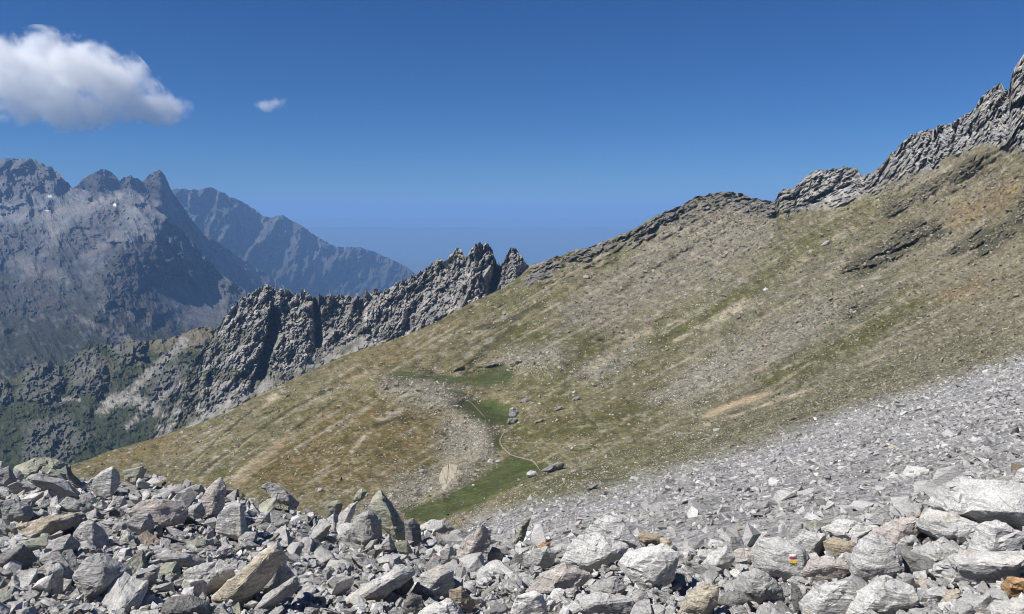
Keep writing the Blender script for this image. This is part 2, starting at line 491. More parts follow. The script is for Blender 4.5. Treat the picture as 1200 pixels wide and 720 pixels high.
def hill_color(px, py, m):
    q = np.stack([px / 60, py / 40, np.full_like(px, 5.5)], -1)
    n1 = fbm(q, 5, 0.6)
    n2 = fbm(np.stack([px / 8, py / 6, np.full_like(px, 9.5)], -1), 4, 0.65)
    tan, olive = np.array((0.180, 0.157, 0.082)), np.array((0.118, 0.112, 0.045))
    n3 = fbm(np.stack([px / 3.6, py / 2.6, np.full_like(px, 2.5)], -1), 2, 0.7)
    c = lerp(np.tile(tan, (len(px), 1)), olive, sstep(-0.25, 0.35, n1 + 0.5 * m['streak']))
    right = sstep(700, 900, px) * sstep(230, 330, py)
    c = lerp(c, (0.165, 0.155, 0.105), 0.75 * right)
    up_right = sstep(1000, 1120, px) * sstep(420, 300, py)
    c = lerp(c, (0.215, 0.188, 0.118), 0.6 * up_right)
    c = lerp(c, (0.165, 0.125, 0.046), 0.75 * m['gold'])
    c = lerp(c, (0.218, 0.196, 0.152), 0.8 * m['pink'])
    c = lerp(c, (0.088, 0.088, 0.024), 0.85 * m['olive'])
    c = lerp(c, (0.270, 0.255, 0.215), 0.7 * m['rubble'])
    # pale gravel streaks and little bare patches
    c = lerp(c, (0.300, 0.268, 0.195), 0.8 * sstep(0.08, 0.36, m['streak'] + 0.35 * n2) * (1 - m['meadow']))
    c = lerp(c, (0.29, 0.27, 0.225), 0.55 * sstep(0.22, 0.45, n2) * (1 - m['meadow']))
    c = lerp(c, (0.080, 0.072, 0.026), 0.65 * sstep(0.10, 0.36, -0.8 * n2 - 0.7 * m['streak']))
    # greener belt just above the grey scree
    sd = poly_sdf(px, py, ZONES['scree'][0])
    belt = sstep(55, 12, sd) * sstep(-4, 3, sd) * sstep(560, 640, px)
    c = lerp(c, (0.115, 0.118, 0.060), 0.6 * belt)
    c = lerp(c, (0.056, 0.073, 0.022), np.clip(0.85 + 0.5 * n2, 0, 1) * m['meadow'])
    for pts, w in HILL_STROKES:
        s = stroke_sdf(px, py, pts) + m['wob'] * 4 + n2 * 4
        c = lerp(c, (0.40, 0.345, 0.245), 0.8 * sstep(w * 1.6, w * 0.3, s) * sstep(-0.25, 0.2, n1 + n2 * 0.6))
    c = lerp(c, (0.46, 0.36, 0.235), 0.85 * m['dirt'] * sstep(500, 560, px) + 0.3 * m['dirt'] * sstep(560, 500, px))
    crk = ridged(np.stack([(px * .6 + py) / 30, (px - .6 * py) / 7, np.full_like(px, 1.5)], -1), 5, 0.7)
    c = lerp(c, (0.34, 0.328, 0.305), m['cliff'])
    c = lerp(c, (0.15, 0.146, 0.137), 0.7 * m['cliff'] * sstep(0.44, 0.72, crk + 0.25 * n2))
    c = lerp(c, (0.35, 0.34, 0.32), 0.7 * m['cliff'] * sstep(0.3, 0.12, crk))
    c = lerp(c, (0.085, 0.082, 0.040), 0.5 * m['cliff'] * sstep(0.15, 0.4, n1 - 0.2 * m['streak']))
    c = lerp(c, (0.16, 0.155, 0.145), 0.85 * m['skyrock'] * sstep(-0.3, 0.2, n2 + n1 * 0.5 + 0.15))
    c = lerp(c, (0.075, 0.071, 0.046), 0.9 * m['outcrop'] * sstep(-0.35, 0.1, n2 + 0.15))
    c = lerp(c, (0.24, 0.150, 0.062), 0.6 * m['rust'])
    c = lerp(c, (0.235, 0.232, 0.225), m['scree'])  # bed darker than its stones: shade of the gaps put into the colour
    for pts, w in (([(388, 456), (345, 477), (300, 507), (258, 536), (232, 557)], 1.7), ([(392, 470), (372, 484), (340, 506)], 1.5), ([(300, 478), (262, 508), (214, 552)], 1.3), ([(440, 500), (470, 488), (480, 500)], 2.0), ([(560, 385), (590, 378), (640, 352)], 3.0), ([(604, 382), (560, 415), (545, 440)], 2.5)):
        c = lerp(c, (0.060, 0.058, 0.026), 0.8 * sstep(w * 1.5, w * 0.4, stroke_sdf(px, py, pts) + n2 * 2.5))
    # turf, stones and gravel mixed at the scale of a metre or two
    c = c * (1 + (0.55 * n3 + 0.25 * n2) * (1 - 0.6 * m['meadow']) * (1 - 0.5 * m['dirt']))[:, None]
    soil = 1 - np.clip(m['scree'] + m['cliff'] * 0.5 + m['meadow'] * .3, 0, 1)
    return np.clip(c * (1 - 0.23 * soil[:, None]), 0.01, 0.6)

def build_hill():
    nc, nr = 760, 350
    x = np.linspace(-160, 1330, nc)
    ytop, ybot = hill_sky(x), np.full(nc, 745.0)
    ybot = np.maximum(ybot, ytop + 20)
    s = np.linspace(0, 1, nr) ** 1.12
    px = np.tile(x, (nr, 1))
    kern = np.exp(-np.linspace(-2.5, 2.5, 61) ** 2); kern /= kern.sum()
    ysm = np.convolve(np.pad(ytop, 30, mode='edge'), kern, mode='valid')
    py = ysm + (ybot - ysm) * s[:, None] + (ytop - ysm) * np.clip(1 - s[:, None] / 0.22, 0, 1) ** 1.5
    fx, fy = px.ravel(), py.ravel()
    m = hill_masks(fx, fy)
    d = hill_depth(fx, fy, m).reshape(nr, nc)
    P = pt(px, py, d)
    c = hill_color(fx, fy, m).reshape(nr, nc, 3)
    P = with_back(P, None, 6, 0.05, 1.0)
    c = np.concatenate([np.tile(c[0], (6, 1, 1)), c])
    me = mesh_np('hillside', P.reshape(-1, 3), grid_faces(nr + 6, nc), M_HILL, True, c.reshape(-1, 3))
    rk = np.clip(m['cliff'] + m['skyrock'] + 0.8 * m['outcrop'], 0, 1).reshape(nr, nc)
    fs = np.ones((nr + 5, nc - 1), bool)
    fs[6:] = (rk[:-1, :-1] < 0.45)                 # bare rock keeps its hard edges
    me.polygons.foreach_set('use_smooth', fs.ravel())
    add('hillside', me, 'structure')
build_hill()

# ---------------------------------------------------------------- crag ridge behind the shoulder
CRAG_SKY = [(40, 585), (110, 545), (140, 540), (168, 520), (188, 490), (204, 458), (222, 428), (244, 400), (257, 383), (264, 372), (280, 353), (300, 341), (312, 336), (325, 340), (335, 341), (348, 346), (357, 340),
            (366, 352), (374, 347), (400, 348), (425, 346), (437, 338), (448, 343), (470, 331), (500, 316), (512, 306), (524, 302), (533, 292), (539, 293), (546, 303), (553, 291),
            (562, 286), (570, 287), (577, 292), (583, 313), (590, 304), (600, 292), (608, 296), (617, 312), (640, 312), (680, 312), (760, 320)]

def build_crag():
    nc, nr = 620, 190
    x = np.linspace(60, 720, nc)
    ytop = skyline(CRAG_SKY, x)
    r = ridged(np.stack([x / 11.0, np.zeros_like(x), np.full_like(x, 1.1)], -1), 5, 0.65) - 0.5
    ytop = ytop - r * np.interp(x, [200, 260, 700], [2, 11, 11])
    ybot = np.interp(x, [60, 300, 500, 720], [600, 520, 440, 400])
    s = np.linspace(0, 1, nr)
    px = np.tile(x, (nr, 1))
    py = ytop + (ybot - ytop) * s[:, None]
    top_d = np.interp(x, [60, 150, 250, 400, 560, 720], [1500, 1450, 1400, 1250, 1100, 1050])
    d = top_d * (1 - 0.16 * s[:, None] ** 1.2)
    # gullies and buttresses: slanted down-left, pushed along the line of sight
    fx, fy = px.ravel(), py.ravel()
    sl = (fx + 0.42 * (fy - 340))
    wv = fbm(np.stack([fx / 40, fy / 40, np.full_like(fx, 6.)], -1), 3) * 14
    q = np.stack([(sl + wv) / 30, (fy + wv) / 52, np.zeros_like(fx)], -1)
    g = ridged(q, 4, 0.6)
    q2 = np.stack([sl / 10, fy / 14, np.full_like(fx, 4.0)], -1)
    g2 = ridged(q2, 5, 0.68)
    bk = blocks(np.stack([sl / 9, fy / 11, np.full_like(fx, .5)], -1)) + 0.5 * blocks(np.stack([sl / 4, fy / 4.5, np.full_like(fx, .5)], -1), 3)
    gully = sstep(9, 2, stroke_sdf(fx, fy, [(322, 366), (319, 390), (312, 415), (306, 440)]) + (g2 - .5) * 4)
    gully2 = sstep(7, 1, stroke_sdf(fx, fy, [(583, 312), (578, 335), (572, 360)]))
    gully3 = sstep(6, 1, stroke_sdf(fx, fy, [(371, 352), (372, 380), (374, 405)]))
    tower = 0
    for cx, cy, w in ((300, 385, 26), (352, 385, 20), (562, 320, 22), (535, 330, 20), (601, 320, 14), (450, 370, 30)):
        tower = tower + np.exp(-((sl - cx - 0.42 * (cy - 340)) / w) ** 2)
    talus = sstep(0.0, 14, stroke_sdf(fx, fy, [(420, 402), (345, 436), (300, 458), (250, 486), (200, 516)]) * -1 + 15 + (g2 - .5) * 22)
    k = 1 - 0.85 * talus
    dd = d.ravel() * (1 - k * (0.032 * (g - 0.5) + 0.010 * (g2 - 0.45) + 0.006 * bk + 0.005 * blocks(np.stack([sl / 2.6, fy / 3.4, np.full_like(fx, .5)], -1), 6)) - 0.02 * tower + 0.07 * gully + 0.05 * gully2 + 0.035 * gully3)
    P = pt(fx, fy, dd).reshape(nr, nc, 3)
    n = fbm(np.stack([sl / 16, fy / 20, np.full_like(fx, 7)], -1), 5, 0.65)
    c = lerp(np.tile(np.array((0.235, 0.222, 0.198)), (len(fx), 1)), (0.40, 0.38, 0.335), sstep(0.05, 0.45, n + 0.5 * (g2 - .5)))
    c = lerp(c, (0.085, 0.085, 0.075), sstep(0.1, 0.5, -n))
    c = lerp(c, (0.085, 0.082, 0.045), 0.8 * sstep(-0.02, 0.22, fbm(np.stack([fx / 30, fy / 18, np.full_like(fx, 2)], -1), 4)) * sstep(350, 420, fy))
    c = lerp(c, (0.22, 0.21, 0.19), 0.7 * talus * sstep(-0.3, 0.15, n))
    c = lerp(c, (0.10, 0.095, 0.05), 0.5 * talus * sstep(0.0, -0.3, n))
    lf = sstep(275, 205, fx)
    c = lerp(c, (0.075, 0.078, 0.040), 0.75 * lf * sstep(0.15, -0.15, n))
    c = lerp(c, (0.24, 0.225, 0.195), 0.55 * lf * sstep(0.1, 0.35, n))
    c = np.clip(c, 0.02, 0.5).reshape(nr, nc, 3)
    P = with_back(P, None, 5, 0.05, 1.6)
    c = np.concatenate([np.tile(c[0], (5, 1, 1)), c])
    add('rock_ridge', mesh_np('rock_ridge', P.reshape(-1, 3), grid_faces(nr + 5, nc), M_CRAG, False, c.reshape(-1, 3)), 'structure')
build_crag()

# ---------------------------------------------------------------- the tall massif across the valley
MASS_SKY = [(-260, 240), (-150, 205), (-60, 196), (0, 188), (12, 185), (22, 187), (38, 185), (48, 192), (60, 196), (70, 204), (78, 213), (86, 221), (100, 224), (120, 226), (135, 224), (145, 220), (155, 222), (168, 230), (180, 243), (190, 251), (200, 256), (206, 262), (214, 271), (233, 293), (243, 303), (252, 314), (263, 325), (287, 340), (310, 352), (340, 362), (400, 372), (520, 392), (600, 405)]
MASS_CTRL = [(-200, 220, 6300), (0, 190, 6200), (40, 188, 6200), (88, 222, 5900), (145, 220, 5300), (187, 250, 4800), (214, 271, 4700), (243, 303, 4600), (287, 340, 4500), (340, 362, 4300), (430, 378, 4200), (560, 400, 4200),
             (0, 260, 5300), (60, 250, 5400), (120, 250, 5000), (150, 262, 4600), (185, 275, 4400), (215, 300, 4450), (235, 330, 4450), (262, 345, 4550), (255, 372, 4400), (215, 372, 4150), (180, 340, 4000), (150, 300, 4000), (130, 330, 3500),
             (60, 320, 4100), (0, 340, 3900), (100, 380, 2900), (40, 400, 2800), (150, 400, 2750), (200, 390, 3000), (250, 395, 3000), (0, 450, 2300), (100, 450, 2200), (180, 450, 2200), (50, 540, 1800), (200, 540, 1750), (-200, 400, 3000), (-200, 600, 1800), (400, 480, 2400), (560, 480, 2500), (340, 400, 3700)]

BACK_SKY = [(20, 260), (60, 236), (80, 222), (88, 219), (96, 212), (110, 203), (122, 198), (132, 203), (140, 212), (148, 207), (154, 206), (162, 210), (167, 213), (174, 206), (180, 202), (187, 199), (193, 205), (200, 222), (210, 237),
            (222, 254), (238, 275), (262, 288), (280, 302), (300, 314), (330, 334), (360, 352), (430, 372), (560, 400)]

def build_peaks():
    """the dark summits behind, and the shaded flank that falls from them to the right."""
    nc, nr = 300, 110
    x = np.linspace(20, 560, nc)
    ytop = skyline(BACK_SKY, x)
    r = ridged(np.stack([x / 9.0, np.zeros_like(x), np.full_like(x, 5.1)], -1), 5, 0.6) - 0.5
    ytop = ytop - r * np.interp(x, [0, 210, 300], [4.5, 4, 2.5])
    s = np.linspace(0, 1, nr)
    px = np.tile(x, (nr, 1))
    py = ytop + (440 - ytop) * s[:, None]
    fx, fy = px.ravel(), py.ravel()
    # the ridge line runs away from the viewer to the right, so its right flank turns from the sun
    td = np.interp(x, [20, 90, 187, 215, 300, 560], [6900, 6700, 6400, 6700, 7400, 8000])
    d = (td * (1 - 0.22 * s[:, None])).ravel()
    sl = fx - 0.5 * (fy - 250)
    g1 = ridged(np.stack([sl / 40, fy / 60, np.full_like(fx, .2)], -1), 4, 0.55)
    g2 = ridged(np.stack([sl / 11, fy / 20, np.full_like(fx, 9.7)], -1), 4, 0.65)
    tower = sum(np.exp(-((fx - cx) / w) ** 2) for cx, w in ((122, 18), (155, 9), (186, 11)))
    d = d * (1 - 0.05 * (g1 - 0.45) - 0.022 * (g2 - 0.45) - 0.02 * tower)
    P = pt(fx, fy, d).reshape(nr, nc, 3)
    n = fbm(np.stack([sl / 14, fy / 14, np.full_like(fx, 1)], -1), 5, 0.6)
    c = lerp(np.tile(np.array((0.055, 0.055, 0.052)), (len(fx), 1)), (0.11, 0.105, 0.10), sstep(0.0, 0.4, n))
    c = c.reshape(nr, nc, 3)
    P = with_back(P, None, 4, 0.06, 0.9)
    c = np.concatenate([np.tile(c[0], (4, 1, 1)), c])
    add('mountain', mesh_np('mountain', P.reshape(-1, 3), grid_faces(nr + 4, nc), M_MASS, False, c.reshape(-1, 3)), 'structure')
build_peaks()

CLIFFS = [[(-240, 190), (0, 184), (60, 192), (86, 220), (75, 232), (40, 226), (10, 236), (-240, 240)], [(-60, 268), (0, 262), (32, 258), (52, 272), (40, 298), (0, 304), (-60, 305)], [(58, 292), (80, 262), (110, 248), (138, 236), (150, 226), (146, 250), (136, 268), (108, 290), (84, 312), (62, 314)],
          [(0, 338), (40, 326), (92, 334), (74, 358), (30, 372), (0, 372)], [(92, 332), (125, 308), (150, 298), (165, 288), (195, 272), (215, 296), (236, 322), (226, 346), (190, 346), (178, 352), (188, 372), (206, 384), (160, 378), (128, 358)],
          [(228, 348), (243, 305), (262, 325), (287, 342), (290, 375), (270, 380), (250, 372)], [(12, 420), (46, 414), (58, 450), (50, 476), (18, 468)], [(80, 428), (108, 412), (126, 440), (118, 458), (88, 456)], [(20, 500), (80, 492), (110, 520), (60, 545), (20, 540)], [(120, 398), (150, 404), (160, 420), (130, 424)]]

def build_mass():
    nc, nr = 450, 240
    x = np.linspace(-240, 580, nc)
    ytop = skyline(MASS_SKY, x)
    r = ridged(np.stack([x / 10.0, np.zeros_like(x), np.full_like(x, 6.1)], -1), 5, 0.6) - 0.5
    ytop = ytop - r * np.interp(x, [0, 230, 300], [4, 4, 2.5])
    ybot = np.interp(x, [-240, 200, 580], [600, 580, 500])
    s = np.linspace(0, 1, nr)
    px = np.tile(x, (nr, 1))
    py = ytop + (ybot - ytop) * s[:, None]
    fx, fy = px.ravel(), py.ravel()
    d = TPS(MASS_CTRL)(fx, fy)
    P = pt(fx, fy, d)
    sl = fx - 0.25 * (fy - 250)
    g1 = ridged(np.stack([fx / 70, fy / 60, np.full_like(fx, .7)], -1), 5, 0.58)
    g2 = ridged(np.stack([sl / 17, fy / 32, np.full_like(fx, 3.7)], -1), 5, 0.66)
    bowl = sstep(12, -12, poly_sdf(fx, fy, [(188, 345), (205, 330), (232, 335), (262, 345), (268, 368), (255, 381), (215, 380)]) + (g2 - .5) * 14)
    low = sstep(370, 470, fy)
    bk = blocks(np.stack([sl / 10, fy / 10, np.full_like(fx, .5)], -1)) + 0.5 * blocks(np.stack([sl / 4.5, fy / 4.5, np.full_like(fx, .5)], -1), 3)
    n = fbm(np.stack([fx / 26, fy / 18, np.full_like(fx, 2.2)], -1), 6, 0.65)
    apron = sstep(0.02, 0.22, n) * sstep(225, 245, fy)          # screes and turf lie smooth between the cliffs
    amp = (1 - 0.85 * bowl) * (1 - 0.45 * low)
    fine = amp * (1 - 0.8 * apron)
    wob = n2_ = fbm(np.stack([fx / 9, fy / 8, np.full_like(fx, 4.4)], -1), 4, 0.65) * 16
    cl = np.full(fx.shape, 1e9)
    for p in CLIFFS:
        cl = np.minimum(cl, poly_sdf(fx, fy, p))
    cl = sstep(5, -7, cl + wob)
    fine = amp * (0.25 + 0.9 * cl)
    d = d * (1 - amp * 0.060 * (g1 - 0.45) - fine * (0.024 * (g2 - 0.45) + 0.005 * bk) - 0.030 * (1 - 0.85 * bowl) * (ridged(np.stack([(fx - 0.55 * (fy - 250)) / 38, (fy + 0.3 * fx) / 120, np.full_like(fx, 8.8)], -1), 4, 0.5) - 0.5))
    # the dark buttress above the bowl stands forward of it
    P = pt(fx, fy, d).reshape(nr, nc, 3)
    n2 = fbm(np.stack([sl / 6, fy / 6, np.full_like(fx, 5.2)], -1), 4, 0.65)
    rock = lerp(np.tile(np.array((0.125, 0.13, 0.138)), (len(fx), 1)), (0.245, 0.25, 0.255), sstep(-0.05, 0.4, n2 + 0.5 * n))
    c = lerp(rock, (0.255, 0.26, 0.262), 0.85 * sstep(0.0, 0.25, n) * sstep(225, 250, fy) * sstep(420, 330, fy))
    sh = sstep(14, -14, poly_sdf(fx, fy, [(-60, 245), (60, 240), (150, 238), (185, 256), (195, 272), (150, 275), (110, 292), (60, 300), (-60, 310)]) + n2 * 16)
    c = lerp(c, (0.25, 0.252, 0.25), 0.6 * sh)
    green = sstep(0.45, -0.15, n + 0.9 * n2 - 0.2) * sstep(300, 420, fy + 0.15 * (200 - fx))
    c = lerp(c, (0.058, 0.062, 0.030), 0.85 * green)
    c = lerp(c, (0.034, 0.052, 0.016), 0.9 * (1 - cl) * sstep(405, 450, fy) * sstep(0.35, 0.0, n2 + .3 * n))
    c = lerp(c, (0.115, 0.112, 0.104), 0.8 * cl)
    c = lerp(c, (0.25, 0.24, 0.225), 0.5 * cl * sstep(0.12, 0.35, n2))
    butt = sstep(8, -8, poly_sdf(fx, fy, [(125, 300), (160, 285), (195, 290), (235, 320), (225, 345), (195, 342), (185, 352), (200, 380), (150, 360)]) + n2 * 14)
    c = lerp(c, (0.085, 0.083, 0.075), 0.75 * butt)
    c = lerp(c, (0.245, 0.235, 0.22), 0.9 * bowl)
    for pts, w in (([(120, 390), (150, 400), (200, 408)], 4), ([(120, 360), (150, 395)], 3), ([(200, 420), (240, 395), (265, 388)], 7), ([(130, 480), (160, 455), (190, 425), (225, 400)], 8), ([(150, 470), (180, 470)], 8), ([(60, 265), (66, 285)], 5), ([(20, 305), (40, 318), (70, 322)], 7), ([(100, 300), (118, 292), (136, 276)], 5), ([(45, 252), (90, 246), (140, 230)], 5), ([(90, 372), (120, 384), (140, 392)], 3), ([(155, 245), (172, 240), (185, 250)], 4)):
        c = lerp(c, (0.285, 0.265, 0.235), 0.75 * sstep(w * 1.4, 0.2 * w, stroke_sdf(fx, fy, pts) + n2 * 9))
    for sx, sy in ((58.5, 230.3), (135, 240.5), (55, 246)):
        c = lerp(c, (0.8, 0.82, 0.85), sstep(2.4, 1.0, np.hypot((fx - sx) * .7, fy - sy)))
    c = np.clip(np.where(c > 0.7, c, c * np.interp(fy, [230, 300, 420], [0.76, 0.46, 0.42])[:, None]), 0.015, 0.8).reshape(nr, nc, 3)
    P = with_back(P, None, 5, 0.05, 0.9)
    c = np.concatenate([np.tile(c[0], (5, 1, 1)), c])
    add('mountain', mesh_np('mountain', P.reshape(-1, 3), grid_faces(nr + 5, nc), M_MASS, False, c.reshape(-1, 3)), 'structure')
build_mass()

# ---------------------------------------------------------------- the low spur and saddle in front of the massif
SPUR_SKY = [(-240, 470), (-60, 452), (0, 446), (20, 438), (38, 428), (55, 424), (70, 430), (84, 420), (100, 408), (118, 402), (135, 405), (152, 398), (175, 400), (200, 396), (222, 388), (240, 383), (256, 385), (270, 392), (300, 410), (340, 440), (380, 480)]

def build_spur():
    nc, nr = 330, 120
    x = np.linspace(-240, 380, nc)
    ytop = skyline(SPUR_SKY, x)
    r = ridged(np.stack([x / 12.0, np.zeros_like(x), np.full_like(x, 4.4)], -1), 5, 0.6) - 0.5
    ytop = ytop - r * 4
    s = np.linspace(0, 1, nr)
    px = np.tile(x, (nr, 1))
    py = ytop + (610 - ytop) * s[:, None]
    fx, fy = px.ravel(), py.ravel()
    n = fbm(np.stack([fx / 24, fy / 20, np.full_like(fx, 3.1)], -1), 5, 0.62)
    n2 = fbm(np.stack([fx / 6, fy / 5, np.full_like(fx, 1.1)], -1), 4, 0.65)
    knob = np.full(fx.shape, 1e9)
    for p in ([(30, 425), (62, 420), (76, 445), (58, 474), (22, 466)], [(80, 420), (112, 408), (128, 440), (112, 462), (84, 456)], [(128, 404), (165, 400), (170, 418), (140, 424)], [(30, 500), (75, 486), (105, 512), (70, 545), (28, 545)], [(176, 440), (205, 425), (225, 430), (200, 470), (180, 470)], [(-30, 450), (8, 444), (14, 470), (-30, 480)]):
        knob = np.minimum(knob, poly_sdf(fx, fy, p))
    knob = sstep(6, -6, knob + n2 * 16 + n * 8)
    bk = blocks(np.stack([fx / 7, fy / 8, np.full_like(fx, .5)], -1)) + 0.5 * blocks(np.stack([fx / 3, fy / 3.4, np.full_like(fx, .5)], -1), 3)
    td = np.interp(x, [-240, 0, 120, 260, 380], [1850, 1880, 1900, 1820, 1700])
    kern = np.exp(-np.linspace(-2, 2, 25) ** 2)
    ysm = np.convolve(np.pad(skyline(SPUR_SKY, x), 12, mode='edge'), kern / kern.sum(), mode='valid')
    d = (td * (1 - 0.34 * np.clip((py - ysm) / (610 - ysm), -0.05, 1))).ravel()
    d = d * (1 - 0.022 * n - 0.006 * n2 - knob * (0.012 + 0.005 * bk))
    P = pt(fx, fy, d).reshape(nr, nc, 3)
    c = lerp(np.tile(np.array((0.034, 0.042, 0.019)), (len(fx), 1)), (0.080, 0.078, 0.044), sstep(-0.1, 0.3, n + 0.4 * n2) * sstep(520, 420, fy))
    c = lerp(c, (0.16, 0.135, 0.088), 0.8 * sstep(420, 396, fy + n2 * 10) * sstep(120, 190, fx))
    c = lerp(c, (0.115, 0.113, 0.10), 0.7 * knob)
    c = lerp(c, (0.25, 0.24, 0.22), 0.7 * sstep(0.22, 0.4, n2) * (0.35 + 0.65 * knob))
    for pts, w in (([(118, 482), (150, 462), (182, 432), (216, 400)], 6), ([(128, 470), (160, 468), (182, 480)], 9), ([(150, 500), (175, 478), (200, 455)], 4), ([(60, 470), (90, 468)], 3)):
        c = lerp(c, (0.25, 0.236, 0.21), 0.85 * sstep(w * 1.3, 0.2 * w, stroke_sdf(fx, fy, pts) + n2 * 12))
    c = np.clip(c, 0.015, 0.5).reshape(nr, nc, 3)
    P = with_back(P, None, 5, 0.05, 0.8)
    c = np.concatenate([np.tile(c[0], (5, 1, 1)), c])
    add('hill', mesh_np('hill', P.reshape(-1, 3), grid_faces(nr + 5, nc), M_CRAG, False, c.reshape(-1, 3)), 'structure')
build_spur()

# ---------------------------------------------------------------- blue range further back
BLUE_SKY = [(120, 260), (170, 240), (200, 224), (208, 221), (225, 223), (247, 220), (258, 224), (267, 229), (282, 236), (300, 246), (308, 254), (318, 255), (330, 252), (340, 258), (352, 264), (370, 277), (393, 290),
            (405, 290), (420, 290), (440, 296), (460, 305), (475, 312), (487, 321), (500, 335), (520, 355), (560, 400), (620, 440)]

def build_blue():
    nc, nr = 330, 130
    x = np.linspace(110, 620, nc)
    ytop = skyline(BLUE_SKY, x)
    r = ridged(np.stack([x / 12.0, np.zeros_like(x), np.full_like(x, 2.1)], -1), 4, 0.6) - 0.5
    ytop = ytop - r * 3.0
    ybot = np.full(nc, 460.0)
    s = np.linspace(0, 1, nr)
    px = np.tile(x, (nr, 1))
    py = ytop + (ybot - ytop) * s[:, None]
    fx, fy = px.ravel(), py.ravel()
    td = np.interp(x, [110, 300, 400, 520, 620], [11000, 11000, 10500, 10500, 10500])
    d = (td * (1 - 0.30 * s[:, None])).ravel()
    sl = fx + 0.3 * (fy - 250)
    g1 = ridged(np.stack([sl / 46, fy / 90, np.full_like(fx, .2)], -1), 4, 0.55)
    g2 = ridged(np.stack([sl / 12, fy / 26, np.full_like(fx, 9.7)], -1), 4, 0.65)
    d = d * (1 - 0.10 * (g1 - 0.45) - 0.03 * (g2 - 0.45))
    P = pt(fx, fy, d).reshape(nr, nc, 3)
    n = fbm(np.stack([sl / 14, fy / 18, np.full_like(fx, 1)], -1), 5, 0.6)
    c = lerp(np.tile(np.array((0.13, 0.13, 0.12)), (len(fx), 1)), (0.25, 0.24, 0.22), sstep(0.0, 0.4, n))
    c = lerp(c, (0.06, 0.07, 0.04), 0.8 * sstep(300, 335, fy + n * 30))
    c = np.clip(c * 0.42, 0.02, 0.5).reshape(nr, nc, 3)
    P = with_back(P, None, 4, 0.06, 0.8)
    c = np.concatenate([np.tile(c[0], (4, 1, 1)), c])
    add('mountain', mesh_np('mountain', P.reshape(-1, 3), grid_faces(nr + 4, nc), M_FAR, False, c.reshape(-1, 3)), 'structure')
build_blue()

# ---------------------------------------------------------------- far ridges and the lowland, all the way round
def build_far(dist, el_deg, seed, wob, name):
    na, nr = 720, 8
    az = np.linspace(-math.pi, math.pi, na)
    ring = np.stack([np.cos(az) * 6, np.sin(az) * 6, np.full(na, seed)], -1)
    ztop = dist * math.tan(R(el_deg)) + fbm(ring * 2, 5, 0.5) * wob + fbm(ring * 0.5, 2) * wob
    ztop = np.maximum(ztop, -1250)
    zb = -1500.0
    prof = np.array([1.2, 1.1, 1.04, 1.0, 0.97, 0.92, 0.86, 0.8])
    hgt = np.array([-0.02, 0.5, 0.85, 1.0, 0.85, 0.5, 0.2, -0.02])
    P = np.zeros((nr, na, 3))
    for k in range(nr):
        rr = dist * prof[k] * (1 + 0.02 * fbm(ring * 3 + k, 3))
        P[k, :, 0], P[k, :, 1] = np.sin(az) * rr, np.cos(az) * rr
        P[k, :, 2] = zb + (ztop - zb) * hgt[k]
    c = np.tile(np.array((0.07, 0.085, 0.05)), (nr * na, 1))
    add(name, mesh_np(name, P.reshape(-1, 3), grid_faces(nr, na), M_FAR, True, c), 'structure')
build_far(34000, -0.95, 2.5, 110, 'hills')
build_far(52000, -0.36, 11.5, 90, 'hills')

def build_plain():
    rad = np.array([30, 1500, 4000, 9000, 16000, 26000, 40000, 64000.])
    na = 96
    az = np.linspace(0, 2 * math.pi, na + 1)
    P = np.stack([np.stack([np.sin(az) * r_, np.cos(az) * r_, np.full(na + 1, -1500.0)], -1) for r_ in rad])
    c = np.tile(np.array((0.08, 0.09, 0.05)), (P.shape[0] * P.shape[1], 1))
    add('lowland', mesh_np('lowland', P.reshape(-1, 3), grid_faces(len(rad), na + 1)[:, ::-1], M_LOW, True, c), 'structure')
build_plain()

# ---------------------------------------------------------------- haze
def build_haze():
    x0, x1, y0, y1, z0, z1 = -72000, 72000, -72000, 72000, -1601, 540
    v = [(x, y, z) for z in (z0, z1) for y in (y0, y1) for x in (x0, x1)]
    f = [(0, 2, 3, 1), (4, 5, 7, 6), (0, 1, 5, 4), (2, 6, 7, 3), (0, 4, 6, 2), (1, 3, 7, 5)]
    t = NT('haze')
    pv = t.n('ShaderNodeVolumePrincipled', ins={'Color': (*HAZE_COLOR, 1), 'Density': HAZE_DENSITY, 'Anisotropy': 0.0})
    t.link(pv.outputs[0], t.out.inputs['Volume'])
    add('haze', mesh_np('haze', v, f, t.m), 'stuff')
build_haze()

